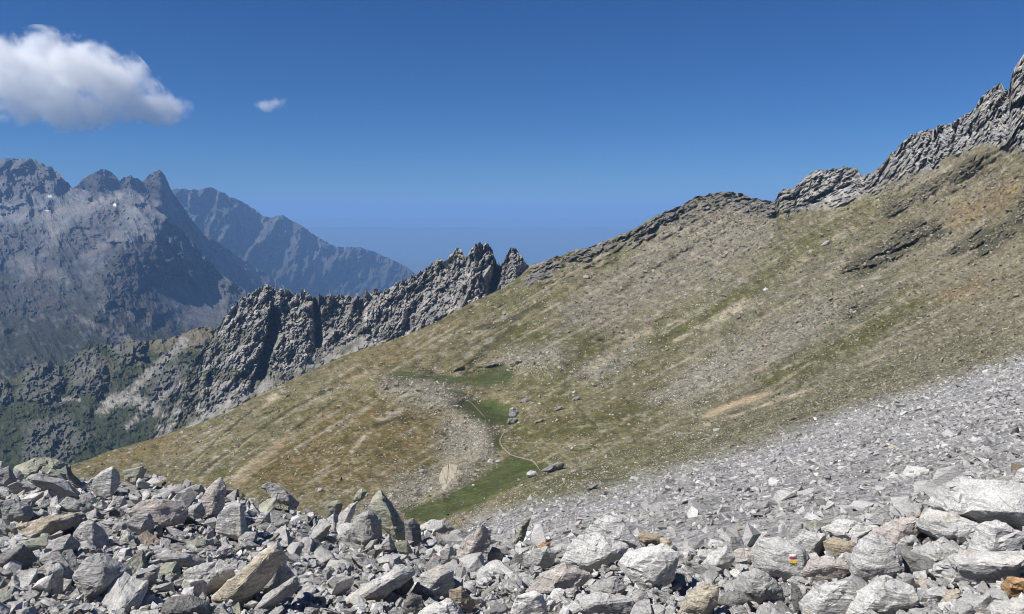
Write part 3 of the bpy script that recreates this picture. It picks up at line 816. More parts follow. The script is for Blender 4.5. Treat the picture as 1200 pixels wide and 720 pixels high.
# ---------------------------------------------------------------- clouds
def build_cloud(blobs, d, dens, label, nscale, thr):
    """one closed body of merged puffs holding a noisy volume."""
    bm = bmesh.new()
    cx = sum(b[0] for b in blobs) / len(blobs)
    cy = sum(b[1] for b in blobs) / len(blobs)
    c = Vector(pt(np.array(cx), np.array(cy), np.array(float(d))))
    mb = bpy.data.metaballs.new('cloud_body')
    U = d / 30.0                     # metaballs are laid out in small units
    mb.resolution = 0.16
    mb.threshold = 0.1
    for (x, y, rx, ry, fwd) in blobs:
        e = mb.elements.new(type='ELLIPSOID')
        e.co = Vector(pt(np.array(x), np.array(y), np.array(float(d) * (1 + fwd)))) - c
        e.co = e.co / U
        s = d / F / U * 1.5
        e.radius = 1.0
        e.size_x, e.size_y, e.size_z = rx * s, (rx + ry) * 0.5 * s, ry * s
    mo = bpy.data.objects.new('cloud_body', mb)
    COL.objects.link(mo)
    dg = bpy.context.evaluated_depsgraph_get()
    me = bpy.data.meshes.new_from_object(mo.evaluated_get(dg))
    bpy.data.objects.remove(mo)
    me.name = 'cloud'
    for v in me.vertices:
        v.co = v.co * U
    t = NT('cloud')
    pos = t.n('ShaderNodeTexCoord').outputs['Object']
    body = None                     # 1 in the heart of a puff, 0 at its rim
    for (x, y, rx, ry, fwd) in blobs:
        e = Vector(pt(np.array(x), np.array(y), np.array(float(d) * (1 + fwd)))) - c
        k = F / d
        sub = t.n('ShaderNodeVectorMath', operation='SUBTRACT', ins={0: pos, 1: e[:]}).outputs[0]
        mul = t.n('ShaderNodeVectorMath', operation='MULTIPLY', ins={0: sub, 1: (k / rx, 2 * k / (rx + ry), k / ry)}).outputs[0]
        ln = t.n('ShaderNodeVectorMath', operation='LENGTH', ins={0: mul}).outputs['Value']
        v = t.math('SUBTRACT', 1.0, ln)
        body = v if body is None else t.n('ShaderNodeMath', operation='SMOOTH_MAX', ins={0: body, 1: v, 2: 0.25}).outputs[0]
    n = t.n('ShaderNodeTexNoise', ins={'Vector': pos, 'Scale': nscale, 'Detail': 8.0, 'Roughness': 0.62, 'Distortion': 0.3}).outputs['Fac']
    f = t.math('ADD', body, t.math('MULTIPLY', t.math('SUBTRACT', n, thr), 4.0))
    den = t.math('MULTIPLY', t.math('POWER', t.ramp(f, 0.0, 0.5, 0, 1), 1.5), dens)
    pv = t.n('ShaderNodeVolumePrincipled', ins={'Color': (1, 1, 1, 1), 'Anisotropy': 0.0, 'Density': den})
    pv.inputs['Absorption Color'].default_value = (1, 1, 1, 1)
    t.link(pv.outputs[0], t.out.inputs['Volume'])
    t.m.cycles.volume_step_rate = 0.25
    me.materials.clear()
    me.materials.append(t.m)
    add('cloud', me, None, label, 'cloud', None, None, c)

build_cloud([(20, 92, 34, 36, 0), (55, 80, 44, 34, .01), (80, 72, 40, 26, -.01), (108, 85, 44, 30, 0), (138, 105, 40, 26, .01), (165, 122, 34, 20, 0), (192, 130, 28, 16, -.01), (30, 120, 30, 22, 0), (70, 125, 36, 22, .01), (105, 128, 44, 18, 0), (-10, 95, 34, 30, 0)],
            9000, 0.0065, 'large puffy white cumulus cloud with grey underside above the left peaks', 0.0032, 0.50)
build_cloud([(312, 123, 14, 7, 0), (325, 121, 13, 7, 0)], 9000, 0.0045, 'tiny wisp of white cloud alone in the blue sky', 0.006, 0.52)
#==ROCKS==
# ---------------------------------------------------------------- near boulder field: the ground under the blocks
CREST = [(-300, 540), (0, 560), (60, 560), (110, 566), (170, 562), (230, 572), (280, 582), (330, 592), (365, 606), (400, 620), (440, 622), (480, 626), (510, 626), (560, 634), (620, 642), (650, 640), (690, 636), (730, 634),
         (760, 640), (800, 642), (850, 640), (890, 648), (930, 630), (960, 620), (1000, 612), (1060, 606), (1100, 590), (1140, 578), (1200, 572), (1500, 545)]
CREST_D = [(-300, 30), (0, 27), (170, 25), (300, 23), (450, 20), (600, 17), (720, 16.5), (800, 16.5), (930, 17), (1000, 18), (1200, 20), (1500, 22)]
BOT_Y, BOT_D = 735.0, 8.4

def rub_t(px, py):
    yc = skyline(CREST, px)
    dc = skyline(CREST_D, px)
    s0 = rays(px, np.full_like(px, BOT_Y))[:, 2]
    s1 = rays(px, yc)[:, 2]
    s = rays(px, py)[:, 2]
    z0, z1 = s0 * BOT_D, s1 * dc
    t = (s * BOT_D - z0) / ((z1 - z0) - s * (dc - BOT_D))
    return t, dc

def rub_depth(px, py):
    px, py = np.atleast_1d(np.asarray(px, float)), np.atleast_1d(np.asarray(py, float))
    yc = skyline(CREST, px)
    t, dc = rub_t(px, np.maximum(py, yc))
    return BOT_D + (dc - BOT_D) * np.clip(t, -0.35, 1.0)

def build_rubble_ground():
    x = np.linspace(-300, 1500, 300)
    tt = np.linspace(-0.35, 1, 90)
    yc, dc = skyline(CREST, x), skyline(CREST_D, x)
    P0 = pt(x, np.full_like(x, BOT_Y), np.full_like(x, BOT_D))
    P1 = pt(x, yc, dc)
    rows = [P0 + (P1 - P0) * t for t in tt]
    dirh = P1.copy(); dirh[:, 2] = 0
    dirh /= np.linalg.norm(dirh, axis=1)[:, None]
    for k in range(1, 13):
        q = P1 + dirh * (k * 1.5)
        q[:, 2] -= 1.0 * k + 0.05 * k * k
        rows.append(q)
    P = np.stack(rows)
    f = P.reshape(-1, 3)
    f[:, 2] += 0.16 * fbm(f * 0.9, 4) + 0.10 * fbm(f * 3.1, 3) - 0.12
    c = np.tile(np.array((0.24, 0.235, 0.225)), (len(f), 1))
    add('ground', mesh_np('ground', f, grid_faces(len(rows), 300)[:, ::-1], M_STONES, False, c), 'structure')
build_rubble_ground()

# ---------------------------------------------------------------- boulders
TINT = {'P': (0.45, 0.445, 0.43), 'G': (0.35, 0.347, 0.335), 'D': (0.215, 0.212, 0.203), 'T': (0.43, 0.385, 0.31), 'W': (0.52, 0.515, 0.50), 'L': (0.34, 0.345, 0.275), 'O': (0.40, 0.255, 0.14), 'K': (0.42, 0.385, 0.36), 'B': (0.33, 0.285, 0.22)}  # D serves dark rock and blocks with their shade put into the tint

def rough_up(bm, size, edge, seed, amt=1.0, layer=None):
    """chip the edges of a block, refine it and break its faces."""
    try:
        bmesh.ops.bevel(bm, geom=list(bm.edges), offset=size * 0.018, segments=1, affect='EDGES', clamp_overlap=True)
    except Exception:
        pass
    bmesh.ops.triangulate(bm, faces=list(bm.faces))
    for _ in range(4):
        es = [e for e in bm.edges if e.calc_length() > edge * 1.5]
        if not es or len(bm.faces) > 3200:
            break
        bmesh.ops.subdivide_edges(bm, edges=es, cuts=1)
        bmesh.ops.triangulate(bm, faces=[f for f in bm.faces if len(f.verts) > 3])
    bm.normal_update()
    co = np.array([v.co[:] for v in bm.verts])
    no = np.array([v.normal[:] for v in bm.verts])
    q = co / size + seed * 7.31
    h = 0.040 * fbm(q * 1.7, 3) + 0.034 * (ridged(q * 3.1, 3) - 0.5) + 0.014 * fbm(q * 9, 2)
    # bedding: thin ledges along one tilted direction
    rs = np.random.RandomState(int(seed * 1000) % 99991)
    ax = np.array(layer) if layer is not None else np.array([rs.normal() * .35, rs.normal() * .3, 1.0])
    ax = ax / np.linalg.norm(ax)
    lv = q @ ax * 6.5 + fbm(q * 1.3, 2) * 0.8
    h = h + 0.045 * blocks(q * 2.3, int(seed * 10) % 97) + 0.022 * blocks(q * 5.5, 5)
    h = h + 0.010 * (np.abs((lv % 1.0) - 0.5) * 2 - 0.5) * sstep(-0.1, 0.3, fbm(q * 0.9 + 5, 2))
    co2 = co + no * (h * size * amt)[:, None]
    for v, c in zip(bm.verts, co2):
        v.co = c

def bm_mesh(bm, name, mat):
    me = bpy.data.meshes.new(name)
    bm.to_mesh(me)
    bm.free()
    me.materials.append(mat)
    return me

def hull(points):
    bm = bmesh.new()
    vs = [bm.verts.new(p) for p in points]
    r = bmesh.ops.convex_hull(bm, input=vs)
    bmesh.ops.delete(bm, geom=[v for v in bm.verts if not v.link_faces], context='VERTS')
    return bm

def hero_mesh(outline, ridge, thick, seed, d, lie=False):
    o = np.array(outline, float)
    c = o.mean(0)
    w_px = max(np.ptp(o[:, 0]), np.ptp(o[:, 1]))
    W = w_px * d / F
    dc = d + 0.22 * W
    rs = random.Random(seed)
    pts = []
    for (x, y) in outline:
        dd = float(hill_depth(np.array([x]), np.array([y]))[0]) if lie else dc
        pts.append(Vector(pt(np.array(x), np.array(y), np.array(dd + rs.uniform(-.06, .06) * W))))
    if not ridge:
        w, h = np.ptp(o[:, 0]), np.ptp(o[:, 1])
        ridge = [(c[0] + rs.uniform(.0, .22) * w, c[1] - rs.uniform(.02, .2) * h, .30), (c[0] + rs.uniform(-.05, .25) * w, c[1] + .22 * h, .36), (c[0] - .25 * w, c[1] + .16 * h, .26)]
    for (x, y, f) in ridge:
        dd = float(hill_depth(np.array([x]), np.array([y]))[0]) if lie else dc
        pts.append(Vector(pt(np.array(x), np.array(y), np.array(dd - f * W * (0.8 if lie else 0.58)))))
    for (x, y) in outline:
        x2, y2 = c[0] + (x - c[0]) * 0.72, c[1] + (y - c[1]) * 0.62
        pts.append(Vector(pt(np.array(x2), np.array(y2), np.array((float(hill_depth(np.array([x2]), np.array([y2]))[0]) if lie else dc) + thick * W * rs.uniform(.7, 1.1)))))
    # foot, sunk into the rubble
    ylow = o[:, 1].max()
    base = Vector(pt(np.array(c[0]), np.array(ylow), np.array(dc)))
    bm = hull([p - base for p in pts])
    return bm, base, W

HEROES = [
 # outline, tint, ridge points, thickness, label (first clause is its short name)
 ([(20,555),(21,547),(40,540),(55,539),(77,545),(81,556),(66,560),(50,557)], 'L', [(26,556,.3),(50,558,.4),(78,557,.35)], .8, 'overhanging grey capstone on the left skyline, propped on a slab'),
 ([(77,545),(83,553),(101,574),(97,579),(86,568),(78,558)], 'D', [(79,556,.4)], .9, 'steep dark wedge under the capstone, its shaded face sloping right'),  # the capstone's shaded right side, its shade painted as a dark tint
 ([(36,561),(42,558),(75,562),(92,577),(91,585),(72,584),(52,574)], 'G', [(60,566,.4),(85,578,.4)], .7, 'tilted grey slab beneath the capstone, rough and lichen-flecked'),
 ([(-6,555),(0,551),(10,547),(18,560),(20,570),(0,574),(-8,570)], 'G', None, .7, 'blunt grey block at the left edge of the skyline, beside the capstone'),
 ([(-8,556),(-4,543),(2,541),(8,548),(7,555)], 'P', None, .6, 'small pale skyline rock at the far left edge, behind a blunt block'),
 ([(105,566),(119,554),(131,549),(138,557),(137,571),(128,584),(113,580)], 'P', [(131,551,.35),(129,580,.45)], .6, 'pale wedge with a sunlit left face near the left skyline, dark on its right'),
 ([(146,553),(166,547),(171,551),(168,559),(158,568),(149,563)], 'L', [(164,549,.3),(158,565,.4)], .6, 'lichen-green skyline block beside the pale wedge, throwing a dark shadow'),
 ([(0,590),(15,586),(34,592),(38,604),(30,613),(5,612)], 'G', None, .8, 'rounded mottled boulder at the left edge, below the capstone'),
 ([(71,592),(80,583),(100,589),(109,595),(98,603),(84,600)], 'P', None, .6, 'pale double-humped rock below the tilted slab, low and broad'),
 ([(93,581),(106,577),(114,586),(110,592),(97,590)], 'P', None, .7, 'small pale rock tucked under the pale wedge, with a dark right side'),
 ([(110,594),(119,586),(126,590),(124,598),(113,600)], 'P', None, .7, 'stubby pale rock below the tucked pale rock, nearly round'),
 ([(125,597),(134,583),(146,582),(149,590),(133,599)], 'P', None, .6, 'pale rock striped by thin cracks, below the pale wedge'),
 ([(150,600),(165,588),(200,586),(218,596),(214,612),(184,618),(160,610)], 'K', [(185,596,.2),(190,612,.3)], .7, 'broad flat rose-grey slab on the left, wide as a table'),
 ([(22,616),(48,609),(95,602),(98,611),(62,622),(44,632),(25,633)], 'T', [(60,613,.25),(40,628,.3)], .5, 'long cream-tan slab sloping up to the right, low on the left'),
 ([(88,626),(95,615),(108,611),(119,622),(125,632),(124,641),(105,643),(95,637)], 'P', [(109,614,.4),(109,640,.5)], .7, 'split-faced boulder, bright on its left and black on its right'),
 ([(148,613),(160,605),(174,603),(180,613),(177,623),(165,627),(153,619)], 'G', [(172,606,.3),(165,620,.4)], .7, 'smooth mid-grey block below the rose-grey slab, rounded on top'),
 ([(53,651),(57,640),(68,631),(82,627),(92,638),(88,647),(72,652)], 'G', [(82,629,.3),(74,642,.45)], .6, 'overhanging flake left of the split-faced boulder, dark beneath'),
 ([(-4,653),(10,650),(25,641),(32,643),(40,655),(26,673),(-4,669)], 'D', [(22,646,.25),(8,656,.3)], .7, 'squat dark block at the left edge, facing away from the sun'),  # dark tint paints in the shade on its face
 ([(40,683),(45,668),(60,657),(66,660),(86,672),(80,681),(60,682)], 'G', [(63,659,.4),(58,676,.4)], .6, 'leaning grey flake right of the squat dark block, with a knife edge'),
 ([(88,676),(103,657),(123,652),(134,664),(151,668),(150,679),(138,693),(113,701),(96,704)], 'G', [(122,664,.35),(116,688,.5),(140,672,.35)], .7, 'big layered block with rusty stains on the left, dark underneath'),
 ([(181,652),(200,645),(225,650),(239,659),(236,666),(215,664),(190,658)], 'G', [(210,655,.3)], .6, 'thin flat plate with a rust-brown top, right of the layered block'),
 ([(199,650),(206,644),(214,645),(218,650),(208,652)], 'O', None, .6, 'small rust-brown cap lying on the thin flat plate'),
 ([(254,698),(262,710),(286,707),(303,690),(332,657),(322,643),(308,647),(275,677)], 'T', [(315,652,.12),(270,700,.25),(285,690,.2)], .5, 'great leaning cream slab, long and smooth, left of centre'),
 ([(289,691),(312,668),(328,656),(340,668),(345,679),(330,690),(310,696)], 'G', [(326,664,.3),(318,686,.4)], .5, 'dark rough slab leaning on the great cream slab, upper right side'),
 ([(298,716),(312,698),(345,677),(347,692),(325,706),(308,719)], 'G', [(340,684,.3),(315,704,.3)], .5, 'knife-thin flake below the dark rough slab, pointing down left'),
 ([(218,673),(230,665),(250,662),(270,668),(273,681),(255,691),(235,698),(221,693)], 'P', None, .7, 'pale lumpy boulder left of the great cream slab, dark hollow at its foot'),
 ([(217,681),(238,680),(241,698),(214,700)], 'W', [(225,683,.3),(222,696,.3)], .7, 'squared white block below the pale lumpy boulder'),
 ([(185,726),(200,702),(220,699),(240,705),(258,726)], 'D', None, .8, 'dark dome cut by the lower edge, under the squared white block'),
 ([(255,622),(257,603),(267,594),(277,589),(284,593),(288,613),(290,629),(275,631)], 'W', [(281,594,.3),(282,627,.45)], .6, 'brilliant white upright block on the left-hand crest, sharp right edge'),
 ([(230,608),(236,588),(244,574),(258,562),(263,573),(262,592),(255,604),(243,612)], 'K', [(250,580,.25),(250,600,.35)], .7, 'tall beige tooth behind the white upright block, smooth and warm'),
 ([(213,606),(224,593),(235,590),(240,603),(231,613),(217,614)], 'G', [(228,597,.3),(226,609,.4)], .7, 'pitted grey boulder left of the beige tooth'),
 ([(300,611),(306,601),(316,600),(317,615),(309,623),(301,620)], 'W', [(312,605,.3)], .6, 'white chisel-shaped rock right of the white upright block'),
 ([(314,583),(322,576),(329,580),(328,589),(319,590)], 'D', None, .7, 'small dark cube on the left-hand crest, right of the beige tooth'),
 ([(310,571),(318,566),(334,575),(349,589),(345,595),(330,586)], 'G', None, .6, 'long grey plate along the left-hand crest, sloping down right'),
 ([(380,596),(386,588),(396,585),(402,592),(398,606),(384,611)], 'L', [(395,590,.3)], .6, 'grey-green block on the crest left of the pinnacle'),
 ([(431,594),(437,583),(445,572),(456,586),(465,602),(475,615),(477,634),(462,637),(450,620),(437,604)], 'L', [(447,581,.3),(458,604,.45),(465,630,.4)], .6, 'pointed pinnacle with yellowish lichen on the crest, tallest of the boulders'),
 ([(409,620),(417,606),(433,597),(446,609),(449,630),(439,644),(425,643),(413,634)], 'G', [(430,602,.35),(425,635,.4),(440,630,.4)], .7, 'massive weathered boulder leaning against the pinnacle, streaked with dark cracks'),
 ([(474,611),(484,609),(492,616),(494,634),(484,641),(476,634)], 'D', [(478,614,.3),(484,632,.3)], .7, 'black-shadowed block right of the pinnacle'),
 ([(444,644),(449,635),(456,626),(464,642),(458,646)], 'G', [(456,630,.35),(457,644,.4)], .6, 'little pyramid at the foot of the pinnacle'),
 ([(463,636),(477,633),(484,648),(482,653),(466,646)], 'L', None, .7, 'lichen-tinged lump at the right foot of the pinnacle'),
 ([(413,588),(418,576),(425,571),(431,576),(427,584),(419,589)], 'L', None, .6, 'lichened knob poking above the crest, just left of the pinnacle'),
 ([(394,622),(398,602),(410,590),(420,587),(416,601),(403,626)], 'P', [(412,594,.3),(401,618,.3)], .5, 'upright pale blade left of the massive weathered boulder'),
 ([(492,618),(505,610),(520,611),(530,620),(515,627),(500,625)], 'P', None, .6, 'low pale skyline slab right of the black-shadowed block'),
 ([(516,647),(523,638),(530,640),(534,652),(527,659),(519,658)], 'P', [(527,642,.35),(525,656,.35)], .5, 'bright fin with a black right side, in the middle of the field'),
 ([(533,652),(545,633),(564,617),(574,625),(571,641),(555,653),(540,659)], 'K', [(560,626,.2),(550,648,.3)], .6, 'warm pale ramp rising to the crest, right of the bright fin'),
 ([(571,651),(577,641),(585,644),(590,653),(580,660)], 'D', [(582,648,.3)], .7, 'dark knobbly cube right of the warm pale ramp'),
 ([(400,708),(416,696),(433,684),(462,668),(479,667),(483,674),(461,688),(448,700),(425,709)], 'P', [(465,674,.22),(420,702,.3),(445,690,.25)], .5, 'long grey plank-shaped slab at the bottom left of centre'),
 ([(460,687),(470,680),(481,673),(484,684),(470,702),(457,697)], 'D', None, .6, 'shadowed block beneath the long plank-shaped slab'),  # the slab's shaded underside, made a separate block with shade in its tint
 ([(527,693),(541,689),(556,708),(547,722),(530,709)], 'B', [(541,694,.3),(540,706,.4)], .6, 'dark brown diamond-shaped block with pale veins'),
 ([(484,694),(495,675),(515,665),(529,670),(531,685),(520,701),(497,699)], 'P', [(515,676,.3),(502,692,.35)], .7, 'smooth pale dome left of the brown diamond-shaped block'),
 ([(470,724),(476,702),(483,696),(493,700),(496,713),(489,724)], 'D', [(482,702,.3)], .6, 'black flake below the smooth pale dome'),
 ([(482,726),(500,712),(525,702),(537,712),(548,726)], 'W', None, .6, 'whitish slab cut by the lower edge, under the brown diamond-shaped block'),
 ([(688,622),(700,614),(713,606),(727,611),(734,626),(752,641),(735,643),(700,633)], 'P', [(712,614,.2),(725,632,.35),(745,638,.25)], .6, 'sloping roof-like block atop the great white outcrop, on the crest'),
 ([(661,658),(668,644),(680,630),(697,627),(733,641),(724,652),(710,660),(697,668),(674,667)], 'W', [(700,636,.2),(690,660,.4),(715,648,.35)], .7, 'great white outcrop in the middle of the crest, with a black cavity beside it'),
 ([(728,662),(736,650),(755,644),(776,641),(792,650),(790,666),(783,681),(760,691),(745,681),(736,670)], 'W', [(760,652,.3),(765,678,.4),(742,664,.35)], .7, 'bulky snow-white boulder right of the black cavity'),
 ([(746,633),(755,625),(775,628),(779,637),(773,643),(757,640)], 'B', [(765,632,.3)], .6, 'brown striped slab behind the snow-white boulder'),
 ([(774,631),(785,630),(788,640),(782,647),(774,643)], 'T', None, .7, 'tan stub beside the brown striped slab'),
 ([(616,653),(628,645),(640,642),(648,650),(645,662),(630,668),(618,663)], 'P', [(638,648,.35),(630,662,.35)], .7, 'pale rock with a dark hollow, left of the great white outcrop'),
 ([(630,642),(636,635),(645,636),(642,645),(633,646)], 'O', None, .7, 'small orange-topped stone on the middle of the crest'),
 ([(603,638),(607,620),(613,611),(622,607),(616,623),(612,636)], 'L', [(612,618,.3)], .5, 'upright mossy flake standing on the crest, left of the orange-topped stone'),
 ([(599,661),(605,650),(620,654),(625,662),(612,668),(600,667)], 'D', None, .7, 'dark cracked block left of the rock with a hollow'),
 ([(620,693),(640,672),(660,662),(691,675),(672,690),(640,701)], 'K', [(662,672,.2),(645,692,.3)], .6, 'pinkish layered slab below the great white outcrop'),
 ([(597,726),(608,700),(625,694),(635,698),(640,726)], 'W', [(628,700,.3)], .7, 'white rounded block at the lower edge, with a black slot at its right'),
 ([(655,726),(678,703),(700,696),(736,704),(744,726)], 'P', [(700,708,.3)], .7, 'wide dome at the lower edge with a grainy dark base'),
 ([(688,691),(700,683),(720,677),(731,689),(722,700),(700,701)], 'G', None, .6, 'grainy grey rock above the wide dome'),
 ([(737,709),(745,692),(757,694),(761,705),(745,714)], 'G', None, .7, 'pointed grey rock right of the grainy rock'),
 ([(882,650),(893,636),(913,632),(938,645),(945,660),(943,679),(930,680),(905,673),(888,664)], 'P', [(909,645,.30),(936,650,.30),(938,674,.38),(911,666,.38)], .7, 'trail-marked boulder painted white, red and yellow, its face stained rust'),
 ([(924,638),(944,624),(965,628),(964,638),(950,657),(943,651)], 'W', [(960,631,.25),(947,650,.3)], .6, 'pale slanting block behind the trail-marked boulder, with a black right face'),
 ([(857,659),(862,647),(875,643),(883,650),(881,659),(866,665)], 'K', None, .7, 'chalky pink rock left of the trail-marked boulder'),
 ([(862,691),(869,676),(885,669),(900,675),(913,690),(914,701),(900,708),(887,711),(874,705)], 'G', [(884,678,.45),(896,692,.5),(878,694,.48)], .8, 'big rounded grey boulder in front of the trail-marked one'),
 ([(824,661),(834,648),(850,642),(859,655),(851,669),(838,673),(828,671)], 'P', [(848,650,.3),(838,664,.35)], .6, 'curled pale slab left of the chalky pink rock'),
 ([(928,682),(935,687),(942,704),(948,719),(932,723),(927,702)], 'D', [(934,700,.25)], .6, 'upright dark shard in front of the rust-stained face'),
 ([(839,707),(848,699),(865,693),(877,703),(871,713),(854,714)], 'D', None, .7, 'dark tilted slab left of the big rounded boulder'),
 ([(798,717),(807,698),(822,685),(841,690),(839,706),(826,724)], 'T', None, .7, 'sandy pale block with ochre blotches, lower centre right'),
 ([(966,620),(985,610),(1008,613),(1018,622),(1001,635),(990,634),(974,627)], 'W', [(990,625,.3),(1001,631,.3)], .7, 'white lid-like slab bridging two blocks, right of the slanting block'),
 ([(966,636),(976,630),(1000,638),(1002,651),(985,655),(971,650)], 'B', [(985,640,.3)], .6, 'brownish block shaded beneath the white lid-like slab'),
 ([(1001,652),(1010,635),(1024,627),(1034,633),(1050,646),(1055,666),(1040,676),(1015,683),(999,677)], 'P', [(1028,638,.25),(1035,664,.35),(1010,664,.35)], .7, 'ribbed pale block right of the lid-like slab, with thin layers'),
 ([(1031,622),(1045,611),(1076,609),(1080,620),(1066,636),(1048,646),(1035,641)], 'K', [(1060,618,.25),(1048,634,.3)], .7, 'chalk-white boulder above the black layered slab'),
 ([(1049,646),(1058,630),(1070,628),(1079,640),(1070,648)], 'G', [(1068,634,.3)], .6, 'scored grey stub above the black layered slab'),
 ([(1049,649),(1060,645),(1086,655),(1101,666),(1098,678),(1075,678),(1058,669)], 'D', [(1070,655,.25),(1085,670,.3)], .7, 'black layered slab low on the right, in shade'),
 ([(1070,646),(1090,637),(1110,648),(1113,656),(1098,663),(1080,656)], 'P', None, .7, 'rough pale plate on top of the black layered slab'),
 ([(1095,592),(1105,570),(1130,562),(1165,564),(1200,568),(1232,600),(1205,623),(1175,626),(1145,616),(1110,602)], 'W', [(1130,572,.18),(1180,600,.35),(1130,598,.3)], .8, 'huge whitish outcrop at the right edge, largest block in sight'),
 ([(1107,597),(1130,594),(1165,599),(1172,606),(1148,616),(1134,613)], 'T', [(1140,602,.35),(1146,612,.3)], .6, 'ochre plate stuck to the front of the huge outcrop'),
 ([(1100,589),(1112,571),(1135,567),(1150,580),(1140,588),(1115,590)], 'B', [(1125,580,.4)], .6, 'brown-veined hump on the shoulder of the huge outcrop'),
 ([(1075,616),(1090,598),(1110,602),(1145,616),(1141,631),(1116,638),(1085,624)], 'P', [(1105,610,.25),(1118,628,.35)], .7, 'fractured pale ledge below the ochre plate'),
 ([(1136,646),(1149,618),(1168,611),(1196,628),(1191,651),(1160,652)], 'W', [(1168,620,.3),(1162,645,.4)], .7, 'white heap-shaped boulder below the huge outcrop'),
 ([(1103,667),(1119,654),(1140,650),(1207,651),(1192,676),(1150,683),(1115,686)], 'P', [(1130,660,.35),(1185,664,.35)], .7, 'long pale loaf-shaped boulder low on the right'),
 ([(1187,676),(1197,660),(1206,654),(1216,660),(1214,679)], 'D', None, .7, 'dark wedge at the right edge above the orange-striped rock'),
 ([(1174,687),(1180,677),(1216,679),(1216,702),(1180,700)], 'O', [(1190,684,.3)], .7, 'orange-striped rock at the right edge'),
 ([(1189,566),(1193,553),(1205,547),(1214,556),(1210,572)], 'W', None, .8, 'rounded white boulder above the huge outcrop, at the right edge'),
 ([(1102,706),(1110,692),(1126,692),(1123,709),(1108,713)], 'T', None, .7, 'sandy block below the loaf-shaped boulder'),
 ([(988,726),(1000,700),(1035,678),(1066,690),(1072,706),(1042,726)], 'W', [(1035,690,.25),(1015,714,.3)], .7, 'broad whitish slab at the lower edge, below the ribbed block'),
 ([(1153,726),(1165,708),(1207,699),(1217,726)], 'P', None, .7, 'grey-white slab in the lower right corner'),
 ([(939,706),(954,690),(990,684),(1002,700),(986,726),(948,726)], 'P', [(975,694,.25),(960,712,.3)], .7, 'flat grey-white slab right of the dark shard'),
 ([(943,670),(954,655),(985,658),(997,668),(976,681),(950,683)], 'K', [(970,664,.25)], .7, 'russet-edged pale slab right of the painted marks'),
]

HERO_INFO = []
MARK_OBJ = None
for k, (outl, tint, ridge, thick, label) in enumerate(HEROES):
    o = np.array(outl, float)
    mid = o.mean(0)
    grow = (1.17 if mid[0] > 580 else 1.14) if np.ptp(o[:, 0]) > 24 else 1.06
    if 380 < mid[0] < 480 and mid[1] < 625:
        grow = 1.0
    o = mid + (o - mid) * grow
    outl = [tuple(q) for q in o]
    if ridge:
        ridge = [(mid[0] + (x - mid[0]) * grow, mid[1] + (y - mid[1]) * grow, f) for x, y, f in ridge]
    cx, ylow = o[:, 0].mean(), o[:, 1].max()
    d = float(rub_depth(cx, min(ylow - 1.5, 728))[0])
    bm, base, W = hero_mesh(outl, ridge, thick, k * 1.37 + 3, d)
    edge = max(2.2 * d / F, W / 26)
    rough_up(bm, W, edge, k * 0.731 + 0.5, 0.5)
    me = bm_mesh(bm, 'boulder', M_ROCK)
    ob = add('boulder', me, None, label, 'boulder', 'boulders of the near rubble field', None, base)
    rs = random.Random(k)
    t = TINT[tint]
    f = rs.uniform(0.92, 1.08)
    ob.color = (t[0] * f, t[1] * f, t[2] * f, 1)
    HERO_INFO.append((o[:, 0].mean(), o[:, 1].mean(), label.split(',')[0], o))
    if label.startswith('trail-marked'):
        MARK_OBJ = ob

# painted trail mark: white over red, and a yellow bar below, each a thin coat on the face of the boulder
def paint(parent, x0, y0, x1, y1, mat, seed, label):
    me = parent.data
    off = Vector(parent.location)
    bv = BVHTree.FromPolygons([v.co + off for v in me.vertices], [p.vertices[:] for p in me.polygons])
    rs = random.Random(seed)
    nx, ny = 7, 4
    vs = []
    for j in range(ny):
        for i in range(nx):
            x = x0 + (x1 - x0) * i / (nx - 1)
            y = y0 + (y1 - y0) * j / (ny - 1)
            if i in (0, nx - 1): x += rs.uniform(-.35, .35)
            if j in (0, ny - 1): y += rs.uniform(-.25, .25)
            dr = Vector(rays(np.array(x), np.array(y))).normalized()
            loc, no, idx, dist = bv.ray_cast(Vector((0, 0, 0)), dr)
            if loc is None:
                return
            vs.append(loc - dr * 0.012 - off)
    add('paint_stripe', mesh_np('paint_stripe', [v[:] for v in vs], grid_faces(ny, nx), mat, False), None, label, None, None, parent)
paint(MARK_OBJ, 925.0, 649.2, 933.0, 652.3, flat_mat('white_paint', (0.66, 0.66, 0.65)), 1, 'white painted stripe')
paint(MARK_OBJ, 925.2, 652.4, 933.2, 654.6, flat_mat('red_paint', (0.40, 0.055, 0.085)), 2, 'red painted stripe')
paint(MARK_OBJ, 925.4, 656.8, 933.4, 660.4, flat_mat('yellow_paint', (0.60, 0.42, 0.07)), 3, 'yellow painted stripe')

# ---------------------------------------------------------------- the other blocks of the field
def proto_mesh(seed, aspect, rough=0.72):
    rs = np.random.RandomState(seed)
    n = rs.randint(8, 13)
    p = rs.uniform(-1, 1, (n, 3))
    p /= (np.abs(p) ** 4).sum(1)[:, None] ** 0.25
    p *= rs.uniform(0.78, 1.0, (n, 1))
    p = p * np.array(aspect) * 0.5
    bm = hull([Vector(q) for q in p])
    rough_up(bm, 1.0, 0.085, seed * 0.77 + 50, rough)
    return bm_mesh(bm, 'boulder', M_ROCK)

SHAPES = [('slab', (1.0, 0.75, 0.36)), ('block', (1.0, 0.85, 0.75)), ('wedge', (1.0, 0.6, 0.62)), ('flake', (1.0, 0.7, 0.22)), ('lump', (0.95, 0.95, 0.85))]
PROTO = []
for i in range(30):
    nm, asp = SHAPES[i % 5]
    PROTO.append((nm, proto_mesh(100 + i, asp)))

